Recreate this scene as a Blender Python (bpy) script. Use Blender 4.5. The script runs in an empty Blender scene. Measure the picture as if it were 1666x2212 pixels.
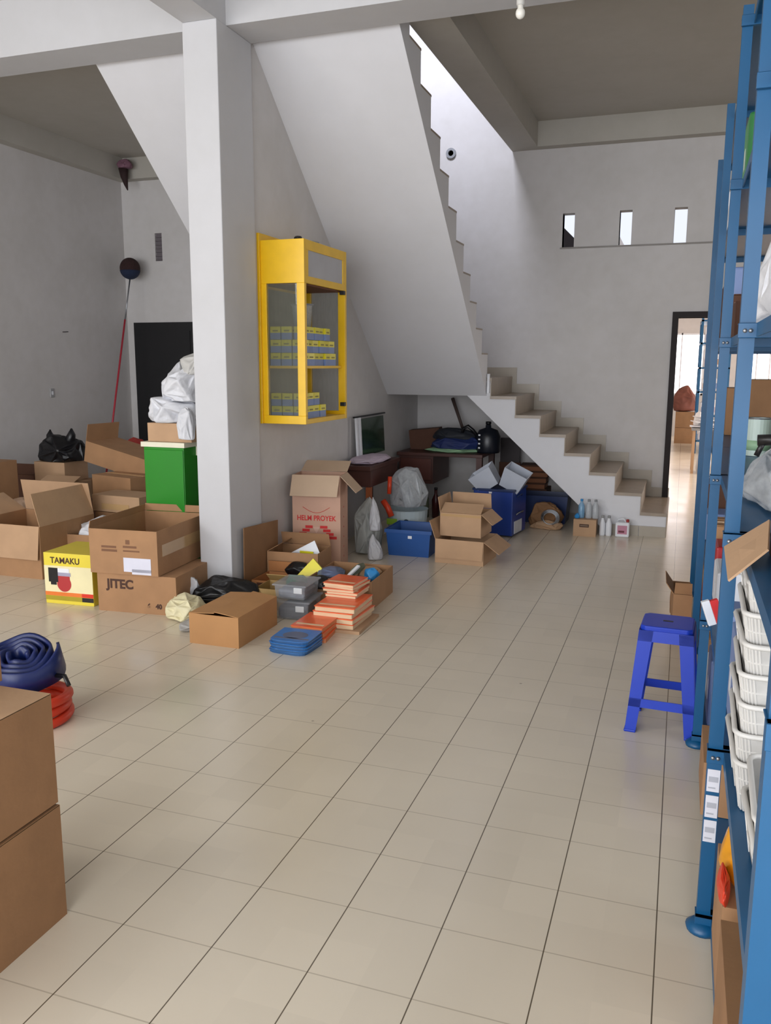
import bpy, bmesh, math, random
from mathutils import Vector, Matrix, noise, Euler
PI = math.pi
scn = bpy.context.scene
C = scn.collection

# ------------------------------------------------------------------ camera
def look_matrix(yaw, pitch, roll, loc):
    cy, sy = math.cos(yaw), math.sin(yaw); cp, sp = math.cos(pitch), math.sin(pitch)
    f = Vector((-sy*cp, cy*cp, sp)); r = Vector((cy, sy, 0)); u = r.cross(f)
    cr, sr = math.cos(roll), math.sin(roll)
    r2 = cr*r + sr*u; u2 = -sr*r + cr*u
    m = Matrix((r2, u2, -f)).transposed().to_4x4()
    m.translation = loc
    return m
cam_d = bpy.data.cameras.new('camera'); cam = bpy.data.objects.new('camera', cam_d); C.objects.link(cam)
cam.matrix_world = look_matrix(0.335092, -0.173838, 0.003455, Vector((0, 0, 1.648)))
cam_d.sensor_fit = 'HORIZONTAL'; cam_d.sensor_width = 36.0; cam_d.lens = 36.0*1825.64/1666.0
cam_d.clip_start = 0.02; cam_d.clip_end = 200
scn.camera = cam

# ------------------------------------------------------------------ light and exposure
scn.view_settings.view_transform = 'Standard'; scn.view_settings.look = 'None'
scn.view_settings.gamma = 1.0; scn.view_settings.exposure = 0.47
scn.view_settings.use_curve_mapping = False
w = bpy.data.worlds.new('sky'); scn.world = w; w.use_nodes = True
w.node_tree.nodes['Background'].inputs[0].default_value = (0.80, 0.84, 0.95, 1)
w.node_tree.nodes['Background'].inputs[1].default_value = 0.82
def area(name, loc, rot, sx, sy, power, col=(1, 1, 1), spread=PI):
    l = bpy.data.lights.new(name, 'AREA'); l.shape = 'RECTANGLE'; l.size = sx; l.size_y = sy
    l.energy = power; l.color = col; l.spread = spread
    o = bpy.data.objects.new(name, l); C.objects.link(o); o.location = loc; o.rotation_euler = rot
    return o
# daylight through the open shop front behind the camera
area('shopfront_daylight', (-2.4, -3.5, 1.75), (PI/2, 0, 0), 8.0, 3.1, 330, (0.95, 0.97, 1.0))
# added light from high left, for the near boxes' soft floor shadow
area('left_shadow_light', (-6.2, -0.9, 2.7), (math.radians(66), 0, math.radians(-62)), 1.2, 1.2, 52, (1.0, 0.98, 0.95))
# daylight falling down the stairwell from the upper floor
area('stairwell_daylight', (-2.45, 6.0, 6.2), (math.radians(70), 0, math.radians(6)), 0.8, 0.8, 34, (0.84, 0.87, 1.0), math.radians(78))
# added light that brightens the far room, beside its closed right wall
area('far_room_light', (3.6, 14.5, 1.8), (PI/2, 0, PI/2), 9.0, 2.4, 210, (1.0, 0.96, 0.94))
# area light before the closed right wall, facing into the shop
area('right_wall_light', (3.1, 1.0, 2.0), (PI/2, 0, PI/2), 4.0, 2.2, 40, (0.95, 0.97, 1.0))

# ------------------------------------------------------------------ materials
MATS = {}
def mat(name, rgb, rough=0.6, metal=0.0, var=0.06, scale=6.0, bump=0.0, bscale=40.0, coat=0.0, spec=0.5, trans=0.0, alpha=1.0, emit=None, estr=0.0):
    if name in MATS: return MATS[name]
    m = bpy.data.materials.new(name); m.use_nodes = True; nt = m.node_tree; N = nt.nodes; L = nt.links
    p = N['Principled BSDF']
    p.inputs['Roughness'].default_value = rough; p.inputs['Metallic'].default_value = metal
    p.inputs['Specular IOR Level'].default_value = spec
    p.inputs['Coat Weight'].default_value = coat; p.inputs['Coat Roughness'].default_value = 0.1
    p.inputs['Transmission Weight'].default_value = trans; p.inputs['Alpha'].default_value = alpha
    p.inputs['Base Color'].default_value = (*rgb, 1)
    if var > 0:
        tc = N.new('ShaderNodeTexCoord'); nz = N.new('ShaderNodeTexNoise'); nz.inputs['Scale'].default_value = scale
        nz.inputs['Detail'].default_value = 5
        L.new(tc.outputs['Object'], nz.inputs['Vector'])
        mp = N.new('ShaderNodeMapRange'); mp.inputs['From Min'].default_value = 0.3; mp.inputs['From Max'].default_value = 0.7
        mp.inputs['To Min'].default_value = 1-var; mp.inputs['To Max'].default_value = 1+var
        L.new(nz.outputs['Fac'], mp.inputs['Value'])
        mx = N.new('ShaderNodeVectorMath'); mx.operation = 'SCALE'; mx.inputs[0].default_value = rgb
        L.new(mp.outputs['Result'], mx.inputs['Scale']); L.new(mx.outputs['Vector'], p.inputs['Base Color'])
    if bump > 0:
        tc = N.new('ShaderNodeTexCoord'); nb = N.new('ShaderNodeTexNoise'); nb.inputs['Scale'].default_value = bscale
        nb.inputs['Detail'].default_value = 4
        L.new(tc.outputs['Object'], nb.inputs['Vector'])
        b = N.new('ShaderNodeBump'); b.inputs['Strength'].default_value = bump; b.inputs['Distance'].default_value = 0.01
        L.new(nb.outputs['Fac'], b.inputs['Height']); L.new(b.outputs['Normal'], p.inputs['Normal'])
    if emit:
        p.inputs['Emission Color'].default_value = (*emit, 1); p.inputs['Emission Strength'].default_value = estr
    MATS[name] = m
    return m
def srgb(r, g, b):
    f = lambda c: (c/255/12.92) if c/255 <= 0.04045 else ((c/255+0.055)/1.055)**2.4
    return (f(r), f(g), f(b))
def smat(name, rgb255, **k): return mat(name, srgb(*rgb255), **k)

def plaster(name, rgb255, stain=0.10):
    m = bpy.data.materials.new(name); m.use_nodes = True; nt = m.node_tree; N = nt.nodes; L = nt.links
    p = N['Principled BSDF']; p.inputs['Roughness'].default_value = 0.75; p.inputs['Specular IOR Level'].default_value = 0.3
    tc = N.new('ShaderNodeTexCoord')
    n1 = N.new('ShaderNodeTexNoise'); n1.inputs['Scale'].default_value = 1.6; n1.inputs['Detail'].default_value = 6; n1.inputs['Roughness'].default_value = 0.6
    n2 = N.new('ShaderNodeTexNoise'); n2.inputs['Scale'].default_value = 9; n2.inputs['Detail'].default_value = 5
    L.new(tc.outputs['Object'], n1.inputs['Vector']); L.new(tc.outputs['Object'], n2.inputs['Vector'])
    r = N.new('ShaderNodeValToRGB'); c = srgb(*rgb255)
    r.color_ramp.elements[0].position = 0.30; r.color_ramp.elements[0].color = (c[0]*(1-stain), c[1]*(1-stain*1.05), c[2]*(1-stain*1.25), 1)
    r.color_ramp.elements[1].position = 0.60; r.color_ramp.elements[1].color = (*c, 1)
    ad = N.new('ShaderNodeMath'); ad.operation = 'MULTIPLY_ADD'; ad.inputs[1].default_value = 0.7
    L.new(n1.outputs['Fac'], ad.inputs[0]); ml = N.new('ShaderNodeMath'); ml.operation = 'MULTIPLY'; ml.inputs[1].default_value = 0.3
    L.new(n2.outputs['Fac'], ml.inputs[0]); L.new(ml.outputs[0], ad.inputs[2]); L.new(ad.outputs[0], r.inputs['Fac'])
    L.new(r.outputs['Color'], p.inputs['Base Color'])
    b = N.new('ShaderNodeBump'); b.inputs['Strength'].default_value = 0.12; b.inputs['Distance'].default_value = 0.006
    n3 = N.new('ShaderNodeTexNoise'); n3.inputs['Scale'].default_value = 14; L.new(tc.outputs['Object'], n3.inputs['Vector'])
    L.new(n3.outputs['Fac'], b.inputs['Height']); L.new(b.outputs['Normal'], p.inputs['Normal'])
    return m
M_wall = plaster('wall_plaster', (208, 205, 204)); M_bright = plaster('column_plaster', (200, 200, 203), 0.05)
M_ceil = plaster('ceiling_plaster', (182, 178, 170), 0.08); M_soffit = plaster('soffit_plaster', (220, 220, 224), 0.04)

def floor_mat():
    m = bpy.data.materials.new('floor_tiles'); m.use_nodes = True; nt = m.node_tree; N = nt.nodes; L = nt.links
    p = N['Principled BSDF']
    tc = N.new('ShaderNodeTexCoord'); sp = N.new('ShaderNodeSeparateXYZ'); L.new(tc.outputs['Object'], sp.inputs[0])
    def line(out, phase, half):
        a = N.new('ShaderNodeMath'); a.operation = 'SUBTRACT'; a.inputs[1].default_value = phase - 0.15; L.new(out, a.inputs[0])
        b = N.new('ShaderNodeMath'); b.operation = 'FLOORED_MODULO'; b.inputs[1].default_value = 0.3; L.new(a.outputs[0], b.inputs[0])
        c = N.new('ShaderNodeMath'); c.operation = 'SUBTRACT'; c.inputs[1].default_value = 0.15; L.new(b.outputs[0], c.inputs[0])
        d = N.new('ShaderNodeMath'); d.operation = 'ABSOLUTE'; L.new(c.outputs[0], d.inputs[0])
        e = N.new('ShaderNodeMapRange'); e.inputs['From Min'].default_value = half*0.6; e.inputs['From Max'].default_value = half*1.3
        e.inputs['To Min'].default_value = 1; e.inputs['To Max'].default_value = 0; L.new(d.outputs[0], e.inputs['Value'])
        return e.outputs['Result'], a.outputs[0]
    lx, ax = line(sp.outputs['X'], 0.0204, 0.0019); ly, ay = line(sp.outputs['Y'], 1.8849, 0.0022)
    # per tile tone
    fx = N.new('ShaderNodeMath'); fx.operation = 'DIVIDE'; fx.inputs[1].default_value = 0.3; L.new(ax, fx.inputs[0])
    fy = N.new('ShaderNodeMath'); fy.operation = 'DIVIDE'; fy.inputs[1].default_value = 0.3; L.new(ay, fy.inputs[0])
    gx = N.new('ShaderNodeMath'); gx.operation = 'FLOOR'; L.new(fx.outputs[0], gx.inputs[0])
    gy = N.new('ShaderNodeMath'); gy.operation = 'FLOOR'; L.new(fy.outputs[0], gy.inputs[0])
    cb = N.new('ShaderNodeCombineXYZ'); L.new(gx.outputs[0], cb.inputs[0]); L.new(gy.outputs[0], cb.inputs[1])
    wn = N.new('ShaderNodeTexWhiteNoise'); wn.noise_dimensions = '2D'; L.new(cb.outputs[0], wn.inputs['Vector'])
    nz = N.new('ShaderNodeTexNoise'); nz.inputs['Scale'].default_value = 2.5; nz.inputs['Detail'].default_value = 4; L.new(tc.outputs['Object'], nz.inputs['Vector'])
    t = N.new('ShaderNodeMath'); t.operation = 'MULTIPLY_ADD'; t.inputs[1].default_value = 0.05; t.inputs[2].default_value = 0.95; L.new(wn.outputs['Value'], t.inputs[0])
    t2 = N.new('ShaderNodeMath'); t2.operation = 'MULTIPLY_ADD'; t2.inputs[1].default_value = 0.10; L.new(nz.outputs['Fac'], t2.inputs[0]); L.new(t.outputs[0], t2.inputs[2])
    base = N.new('ShaderNodeVectorMath'); base.operation = 'SCALE'; base.inputs[0].default_value = srgb(220, 209, 190); L.new(t2.outputs[0], base.inputs['Scale'])
    m1 = N.new('ShaderNodeMix'); m1.data_type = 'RGBA'; m1.inputs['B'].default_value = (*srgb(150, 136, 116), 1)
    s1 = N.new('ShaderNodeMath'); s1.operation = 'MULTIPLY'; s1.inputs[1].default_value = 0.5; L.new(ly, s1.inputs[0])
    L.new(s1.outputs[0], m1.inputs['Factor']); L.new(base.outputs['Vector'], m1.inputs['A'])
    m2 = N.new('ShaderNodeMix'); m2.data_type = 'RGBA'; m2.inputs['B'].default_value = (*srgb(92, 80, 64), 1)
    L.new(lx, m2.inputs['Factor']); L.new(m1.outputs['Result'], m2.inputs['A'])
    # small dirt specks
    vo = N.new('ShaderNodeTexVoronoi'); vo.inputs['Scale'].default_value = 2.2; L.new(tc.outputs['Object'], vo.inputs['Vector'])
    vr = N.new('ShaderNodeMapRange'); vr.inputs['From Min'].default_value = 0.010; vr.inputs['From Max'].default_value = 0.022; vr.inputs['To Min'].default_value = 0.55; vr.inputs['To Max'].default_value = 0
    L.new(vo.outputs['Distance'], vr.inputs['Value'])
    m3 = N.new('ShaderNodeMix'); m3.data_type = 'RGBA'; m3.inputs['B'].default_value = (*srgb(90, 75, 60), 1)
    L.new(vr.outputs['Result'], m3.inputs['Factor']); L.new(m2.outputs['Result'], m3.inputs['A'])
    L.new(m3.outputs['Result'], p.inputs['Base Color'])
    rr = N.new('ShaderNodeMapRange'); rr.inputs['To Min'].default_value = 0.16; rr.inputs['To Max'].default_value = 0.30; L.new(nz.outputs['Fac'], rr.inputs['Value'])
    L.new(rr.outputs['Result'], p.inputs['Roughness'])
    p.inputs['Specular IOR Level'].default_value = 0.55
    return m
M_floor = floor_mat()

M_card = smat('cardboard', (164, 124, 88), rough=0.8, var=0.08, scale=7, bump=0.08)
M_cardl = smat('cardboard_pale', (184, 149, 116), rough=0.8, var=0.06, scale=7, bump=0.08)
M_cardd = smat('cardboard_brown', (144, 106, 72), rough=0.8, var=0.10, scale=6, bump=0.08)
M_cardk = smat('cardboard_dark', (88, 56, 40), rough=0.8, var=0.10, scale=6)
M_tape = smat('packing_tape', (190, 155, 110), rough=0.18, var=0.02, coat=0.5)
M_ink = smat('brown_ink', (70, 42, 30), rough=0.7, var=0)
M_red = smat('red_ink', (205, 45, 45), rough=0.7, var=0)
M_black = smat('black_plastic', (16, 15, 18), rough=0.35, var=0.05)
M_blackbag = smat('black_bag_film', (13, 13, 17), rough=0.38, var=0.05, bump=0.25, bscale=30)
M_white = smat('white_plastic', (228, 230, 235), rough=0.45, var=0.02)
M_sack = smat('woven_white_sack', (214, 215, 220), rough=0.7, var=0.08, scale=9, bump=0.5, bscale=26)
M_cream = smat('cream_bag', (226, 218, 180), rough=0.55, var=0.08, scale=7, bump=0.4, bscale=24)
M_grey = smat('grey_plastic', (140, 142, 146), rough=0.5)
M_green = smat('green_paint', (18, 128, 8), rough=0.4, var=0.04)
M_yellow = smat('yellow_paint', (238, 190, 20), rough=0.35, var=0.05, scale=9)
M_rack = smat('rack_blue_paint', (6, 80, 124), rough=0.38, var=0.06, scale=5)
M_stool = smat('stool_blue_plastic', (8, 54, 182), rough=0.42, var=0.04)
M_bin = smat('blue_bin_plastic', (34, 82, 150), rough=0.4, var=0.04)
M_navy = smat('navy_plastic', (22, 44, 92), rough=0.4)
M_wood = smat('dark_wood', (74, 38, 30), rough=0.45, var=0.15, scale=5)
M_orangewood = smat('orange_wood', (150, 78, 36), rough=0.5, var=0.1)
M_tile = smat('stair_tile', (152, 137, 120), rough=0.35, var=0.08, scale=8)
M_tiled = smat('skirting_tile', (172, 163, 149), rough=0.35, var=0.06, scale=8)
M_orange = smat('orange_print', (236, 96, 40), rough=0.35, var=0.10, scale=14, coat=0.3)
M_paper = smat('pale_paper', (226, 196, 158), rough=0.6, var=0.05)
M_bluep = smat('blue_print', (36, 120, 200), rough=0.3, var=0.08, scale=12, coat=0.3)
M_greyp = smat('grey_print', (96, 108, 138), rough=0.35, var=0.1)
M_yel = smat('yellow_print', (226, 214, 40), rough=0.35, var=0.06)
M_lime = smat('lime_print', (150, 190, 60), rough=0.35, var=0.06)
M_greenf = smat('green_film', (50, 140, 100), rough=0.25, var=0.1, bump=0.3)
M_boxblue = smat('box_grey_blue', (120, 140, 185), rough=0.5, var=0.05)
M_steel = smat('steel', (150, 152, 156), rough=0.3, metal=0.8, var=0.05)
M_frame = smat('dark_brown_paint', (28, 18, 20), rough=0.7)
M_dark = smat('black_door_paint', (12, 11, 15), rough=0.5, var=0)
M_redcloth = smat('red_cloth', (160, 50, 44), rough=0.7, var=0.1)
M_pink = smat('pinkish_cloth', (196, 180, 196), rough=0.75, var=0.08)
M_towel = smat('mint_towel', (150, 190, 150), rough=0.85, var=0.08)
M_coral = smat('coral_hose', (206, 58, 30), rough=0.4)
M_hoseblue = smat('blue_hose', (14, 32, 88), rough=0.42, var=0.08)
M_pole = smat('red_pole', (176, 44, 60), rough=0.4)
M_bluewrap = smat('blue_wrap', (50, 140, 205), rough=0.3, var=0.1)
M_pailw = smat('pail_white', (190, 204, 208), rough=0.4)
M_olive = smat('olive_fabric', (105, 112, 90), rough=0.8, var=0.15)

def clear_mat(name, rgb, a, rough=0.15):
    if name in MATS: return MATS[name]
    m = bpy.data.materials.new(name); m.use_nodes = True; nt = m.node_tree; N = nt.nodes; L = nt.links
    p = N['Principled BSDF']; p.inputs['Base Color'].default_value = (*rgb, 1); p.inputs['Roughness'].default_value = rough
    tr = N.new('ShaderNodeBsdfTransparent'); tr.inputs[0].default_value = (0.93, 0.95, 0.96, 1)
    mx = N.new('ShaderNodeMixShader'); mx.inputs[0].default_value = a
    nz = N.new('ShaderNodeTexNoise'); nz.inputs['Scale'].default_value = 12
    mp = N.new('ShaderNodeMapRange'); mp.inputs['To Min'].default_value = a*0.75; mp.inputs['To Max'].default_value = min(1, a*1.25)
    L.new(nz.outputs['Fac'], mp.inputs['Value']); L.new(mp.outputs['Result'], mx.inputs[0])
    L.new(tr.outputs[0], mx.inputs[1]); L.new(p.outputs[0], mx.inputs[2]); L.new(mx.outputs[0], N['Material Output'].inputs[0])
    MATS[name] = m
    return m
M_glass = clear_mat('pane_glass', (0.20, 0.20, 0.16), 0.30, 0.05)
M_clear = clear_mat('clear_tub', (0.50, 0.52, 0.56), 0.34, 0.2)
M_film = clear_mat('clear_film', (0.60, 0.63, 0.66), 0.60, 0.25)
M_dgreen = clear_mat('green_sheet', (0.03, 0.06, 0.035), 0.75, 0.1)
M_net = smat('white_basket', (206, 204, 200), rough=0.5)

# ------------------------------------------------------------------ mesh tools
class MB:
    def __init__(s): s.v = []; s.f = []; s.mi = []
    def add(s, vs, fs, mi=0):
        k = len(s.v); s.v += [Vector(v) for v in vs]; s.f += [tuple(i+k for i in f) for f in fs]; s.mi += [mi]*len(fs); return s
    def box(s, x0, x1, y0, y1, z0, z1, mi=0, rot=None, c=None):
        vs = [Vector((x, y, z)) for z in (z0, z1) for y in (y0, y1) for x in (x0, x1)]
        if rot is not None:
            c = Vector(c) if c is not None else Vector(((x0+x1)/2, (y0+y1)/2, (z0+z1)/2))
            R = Euler(rot).to_matrix(); vs = [R @ (v-c) + c for v in vs]
        return s.add(vs, [(0, 2, 3, 1), (4, 5, 7, 6), (0, 1, 5, 4), (2, 6, 7, 3), (0, 4, 6, 2), (1, 3, 7, 5)], mi)
    def plate(s, q, t, mi=0):
        q = [Vector(v) for v in q]; n = (q[1]-q[0]).cross(q[-1]-q[0]).normalized()*t/2
        k = len(q); a = [v+n for v in q]; b = [v-n for v in q]
        fs = [tuple(range(k)), tuple(range(2*k-1, k-1, -1))] + [(i, i+k, (i+1) % k+k, (i+1) % k) for i in range(k)]
        return s.add(a+b, fs, mi)
    def prism(s, poly, axis, lo, hi, mi=0):
        def P(a, b, c): return {'x': (c, a, b), 'y': (a, c, b), 'z': (a, b, c)}[axis]
        k = len(poly); vs = [P(a, b, lo) for a, b in poly] + [P(a, b, hi) for a, b in poly]
        return s.add(vs, [tuple(range(k)), tuple(range(2*k-1, k-1, -1))] + [(i, i+k, (i+1) % k+k, (i+1) % k) for i in range(k)], mi)
    def tube(s, pts, r, n=10, mi=0, closed=False):
        pts = [Vector(p) for p in pts]; m = len(pts); rs = r if isinstance(r, (list, tuple)) else [r]*m; rings = []
        ref = Vector((0.13, 0.21, 1)).normalized()
        for i, p in enumerate(pts):
            if closed: d = pts[(i+1) % m]-pts[i-1]
            else: d = pts[min(i+1, m-1)]-pts[max(i-1, 0)]
            d.normalize()
            a = d.cross(ref)
            if a.length < 1e-3: a = d.cross(Vector((1, 0, 0)))
            a.normalize(); b = d.cross(a)
            rings.append([p + (a*math.cos(2*PI*j/n) + b*math.sin(2*PI*j/n))*rs[i] for j in range(n)])
        vs = [v for g in rings for v in g]; fs = []
        for i in range(m if closed else m-1):
            i2 = (i+1) % m
            fs += [(i*n+j, i*n+(j+1) % n, i2*n+(j+1) % n, i2*n+j) for j in range(n)]
        if not closed: fs += [tuple(range(n-1, -1, -1)), tuple((m-1)*n+j for j in range(n))]
        return s.add(vs, fs, mi)
    def lathe(s, prof, n=24, c=(0, 0, 0), mi=0, sx=1, sy=1):
        c = Vector(c); vs = []; fs = []; m = len(prof)
        for r, z in prof: vs += [c + Vector((r*sx*math.cos(2*PI*j/n), r*sy*math.sin(2*PI*j/n), z)) for j in range(n)]
        for i in range(m-1): fs += [(i*n+j, i*n+(j+1) % n, (i+1)*n+(j+1) % n, (i+1)*n+j) for j in range(n)]
        if prof[0][0] > 1e-4: fs.append(tuple(range(n-1, -1, -1)))
        if prof[-1][0] > 1e-4: fs.append(tuple((m-1)*n+j for j in range(n)))
        return s.add(vs, fs, mi)
    def xf(s, mtx):
        s.v = [mtx @ v for v in s.v]; return s
    def build(s, name, mats, parent=None, smooth=False, bevel=0.0, loc=None):
        me = bpy.data.meshes.new(name); me.from_pydata([tuple(v) for v in s.v], [], s.f); me.validate()
        if not isinstance(mats, (list, tuple)): mats = [mats]
        for m in mats: me.materials.append(m)
        if len(mats) > 1 and len(me.polygons) == len(s.mi):
            for p, i in zip(me.polygons, s.mi): p.material_index = i
        bm = bmesh.new(); bm.from_mesh(me); bmesh.ops.recalc_face_normals(bm, faces=bm.faces)
        if smooth: bmesh.ops.remove_doubles(bm, verts=bm.verts, dist=1e-6)
        bm.to_mesh(me); bm.free()
        if smooth:
            for p in me.polygons: p.use_smooth = True
        o = bpy.data.objects.new(name, me); C.objects.link(o)
        if parent is not None: o.parent = parent
        if loc is not None: o.location = loc
        if bevel > 0:
            b = o.modifiers.new('bevel', 'BEVEL'); b.width = bevel; b.segments = 2; b.limit_method = 'ANGLE'; b.angle_limit = 0.7
        return o
def thing(name, label, cat, loc=(0, 0, 0), rz=0.0, group=None, rot=None):
    o = bpy.data.objects.new(name, None); C.objects.link(o); o.empty_display_size = 0.1
    o.location = loc; o.rotation_euler = rot if rot else (0, 0, rz); o['label'] = label; o['category'] = cat
    if group: o['group'] = group
    return o
def tag(o, label, cat, group=None):
    o['label'] = label; o['category'] = cat
    if group: o['group'] = group
    return o
def struct(name, mb, m, smooth=False, bevel=0.0):
    o = mb.build(name, m, None, smooth, bevel); o['kind'] = 'structure'; return o
def one(name, mb, m, label, cat, loc=(0, 0, 0), rz=0, rot=None, group=None, smooth=False, bevel=0.0):
    o = mb.build(name, m, None, smooth, bevel); o.location = loc; o.rotation_euler = rot if rot else (0, 0, rz)
    return tag(o, label, cat, group)
def text(body, size, m, parent, loc, rot=(PI/2, 0, 0), name='printed_text', sx=1.0, bold=0.0, align='CENTER'):
    cu = bpy.data.curves.new('t', 'FONT'); cu.body = body; cu.size = size; cu.extrude = 0.0006; cu.offset = bold
    cu.align_x = align; cu.align_y = 'CENTER'
    t = bpy.data.objects.new('t', cu); C.objects.link(t); dg = bpy.context.evaluated_depsgraph_get(); dg.update()
    me = bpy.data.meshes.new_from_object(t.evaluated_get(dg)); bpy.data.objects.remove(t)
    me.materials.clear(); me.materials.append(m)
    o = bpy.data.objects.new(name, me); C.objects.link(o); o.parent = parent; o.location = loc; o.rotation_euler = rot; o.scale = (sx, 1, 1)
    return o

def holes_wall(axis, a0, a1, z0, z1, t0, t1, holes):
    """wall running along x (axis 'x') or y with rectangular holes (a0,a1,z0,z1)"""
    mb = MB(); A = sorted({a0, a1, *[h[0] for h in holes], *[h[1] for h in holes]}); Z = sorted({z0, z1, *[h[2] for h in holes], *[h[3] for h in holes]})
    A = [a for a in A if a0 <= a <= a1]; Z = [z for z in Z if z0 <= z <= z1]
    for i in range(len(A)-1):
        j = 0
        while j < len(Z)-1:
            def solid(j): 
                ca, cz = (A[i]+A[i+1])/2, (Z[j]+Z[j+1])/2
                return not any(h[0] < ca < h[1] and h[2] < cz < h[3] for h in holes)
            if solid(j):
                k = j
                while k+1 < len(Z)-1 and solid(k+1): k += 1
                if axis == 'x': mb.box(A[i], A[i+1], t0, t1, Z[j], Z[k+1])
                else: mb.box(t0, t1, A[i], A[i+1], Z[j], Z[k+1])
                j = k+1
            else: j += 1
    return mb

def crumple_mesh(sx, sy, sz, seed, amp=0.22, freq=2.2, sub=4, flat=0.35, ridge=True):
    """a crumpled, creased bag standing on z=0; half-extents sx, sy and height sz"""
    r_ = random.Random(seed*17+3); bm = bmesh.new(); n = 46 if sub >= 5 else 30
    off = Vector((seed*7.13, seed*3.71, seed*5.37))
    for k in range(n):
        z = 1-2*(k+.5)/n; a = k*2.39996+r_.uniform(-.35, .35); q = math.sqrt(max(0, 1-z*z)); r = r_.uniform(1-amp*1.3, 1.05)
        bm.verts.new((q*math.cos(a)*r, q*math.sin(a)*r, z*r))
    res = bmesh.ops.convex_hull(bm, input=bm.verts)
    junk = [g for g in res['geom_interior'] if isinstance(g, bmesh.types.BMVert)]
    if junk: bmesh.ops.delete(bm, geom=junk, context='VERTS')
    # pull some faces inwards so that the folds stand out
    for f in list(bm.faces):
        c = f.calc_center_median()
        if noise.noise(c*1.9+off) > -.15 and f.calc_area() > .05:
            v = bmesh.ops.poke(bm, faces=[f])['verts'][0]; v.co = v.co*(1-amp*r_.uniform(.25, .75))
    for k in range(3 if sub >= 5 else 2):
        bmesh.ops.subdivide_edges(bm, edges=bm.edges, cuts=1, use_grid_fill=True)
        if k == 0:
            for v in bm.verts:
                d = v.co.normalized(); v.co += d*amp*.30*noise.noise(v.co*3.1+off)
    bmesh.ops.smooth_vert(bm, verts=bm.verts, factor=.5, use_axis_x=True, use_axis_y=True, use_axis_z=True)
    for v in bm.verts:
        d = v.co.normalized(); v.co += d*amp*.22*(.5-abs(noise.noise(v.co*4.6+off*2)))
        if v.co.z < -flat: v.co.z = -flat-(-flat-v.co.z)*.12
    xs = [v.co.x for v in bm.verts]; ys = [v.co.y for v in bm.verts]; zs = [v.co.z for v in bm.verts]; z0, z1 = min(zs), max(zs)
    kx = 2.0/(max(xs)-min(xs)); ky = 2.0/(max(ys)-min(ys)); mx = (max(xs)+min(xs))/2; my = (max(ys)+min(ys))/2
    for v in bm.verts: v.co = Vector(((v.co.x-mx)*kx*sx, (v.co.y-my)*ky*sy, (v.co.z-z0)/(z1-z0)*sz))
    bmesh.ops.recalc_face_normals(bm, faces=bm.faces)
    me = bpy.data.meshes.new('crumple'); bm.to_mesh(me); bm.free()
    for p in me.polygons: p.use_smooth = True
    return me
def crumple(name, m, size, seed, label=None, cat='bag', loc=(0, 0, 0), rz=0, parent=None, rot=None, group=None, **k):
    me = crumple_mesh(size[0]/2, size[1]/2, size[2], seed, **k); me.name = name; me.materials.append(m)
    o = bpy.data.objects.new(name, me); C.objects.link(o); o.location = loc; o.rotation_euler = rot if rot else (0, 0, rz)
    if parent is not None: o.parent = parent
    if label: tag(o, label, cat, group)
    return o

def carton(label, loc, size, rz=0, m=None, flaps=None, fl=None, open_top=True, tape=False, name='cardboard_box', cat='box', group=None, rot=None, mflap=None, inner=None):
    """flaps: dict of f,b,l,r -> angle (0 closed inward, 90 upright, 180 outward, 250 hanging)"""
    m = m or M_card; w, d, h = size; t = 0.005
    root = thing(name, label, cat, loc, rz, group, rot)
    mb = MB(); mb.box(-w/2, w/2, -d/2, d/2, 0, t)
    mb.box(-w/2, w/2, -d/2, -d/2+t, t, h); mb.box(-w/2, w/2, d/2-t, d/2, t, h)
    mb.box(-w/2, -w/2+t, -d/2+t, d/2-t, t, h); mb.box(w/2-t, w/2, -d/2+t, d/2-t, t, h)
    if not open_top: mb.box(-w/2+t, w/2-t, -d/2+t, d/2-t, h-t, h)
    mb.build('body', m, root)
    if flaps:
        L = fl or min(w, d)/2
        for k, a in flaps.items():
            a = math.radians(a)
            if k in 'fb':
                s = 1 if k == 'f' else -1; y = -s*d/2; dy, dz = s*math.cos(a), math.sin(a)
                off = 0.004
                q = [(-w/2+.003, y, h+off), (w/2-.003, y, h+off), (w/2-.006, y+dy*L, h+off+dz*L), (-w/2+.006, y+dy*L, h+off+dz*L)]
            else:
                s = 1 if k == 'l' else -1; x = -s*w/2; dx, dz = s*math.cos(a), math.sin(a)
                q = [(x, -d/2+.003, h), (x, d/2-.003, h), (x+dx*L, d/2-.006, h+dz*L), (x+dx*L, -d/2+.006, h+dz*L)]
            MB().plate(q, 0.004).build('flap', mflap or m, root)
    if tape:
        MB().box(-w/2-.001, w/2+.001, -0.025, 0.025, h, h+.0015).build('tape', M_tape, root)
    return root

# ================================================================== STRUCTURE
CZ = 4.15; BY = 9.55
struct('floor', MB().box(-7.1, 3.4, -4.0, 21.2, -0.15, 0), M_floor)
# back wall with the ventilation slots, the doorway and the closed door's recess
holes = [(-0.09, 1.9, 0, 2.13), (-6.80, -5.90, 0, 2.16), (-6.43, -6.33, 2.92, 3.26)]
for x0 in (-1.325, -0.735, -0.19): holes.append((x0, x0+0.125, 2.885, 3.235))
struct('wall_back', holes_wall('x', -7.1, 3.4, 0, 7.0, BY, BY+0.14, holes), M_wall)
struct('wall_left', MB().box(-7.05, -6.9, -4.0, BY, 0, CZ), M_wall)
struct('wall_right', MB().box(3.25, 3.4, -4.0, BY, 0, CZ), M_wall)
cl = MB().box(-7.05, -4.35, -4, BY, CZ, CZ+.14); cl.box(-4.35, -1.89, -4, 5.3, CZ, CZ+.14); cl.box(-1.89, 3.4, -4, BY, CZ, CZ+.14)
struct('ceiling', cl, M_ceil)
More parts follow.
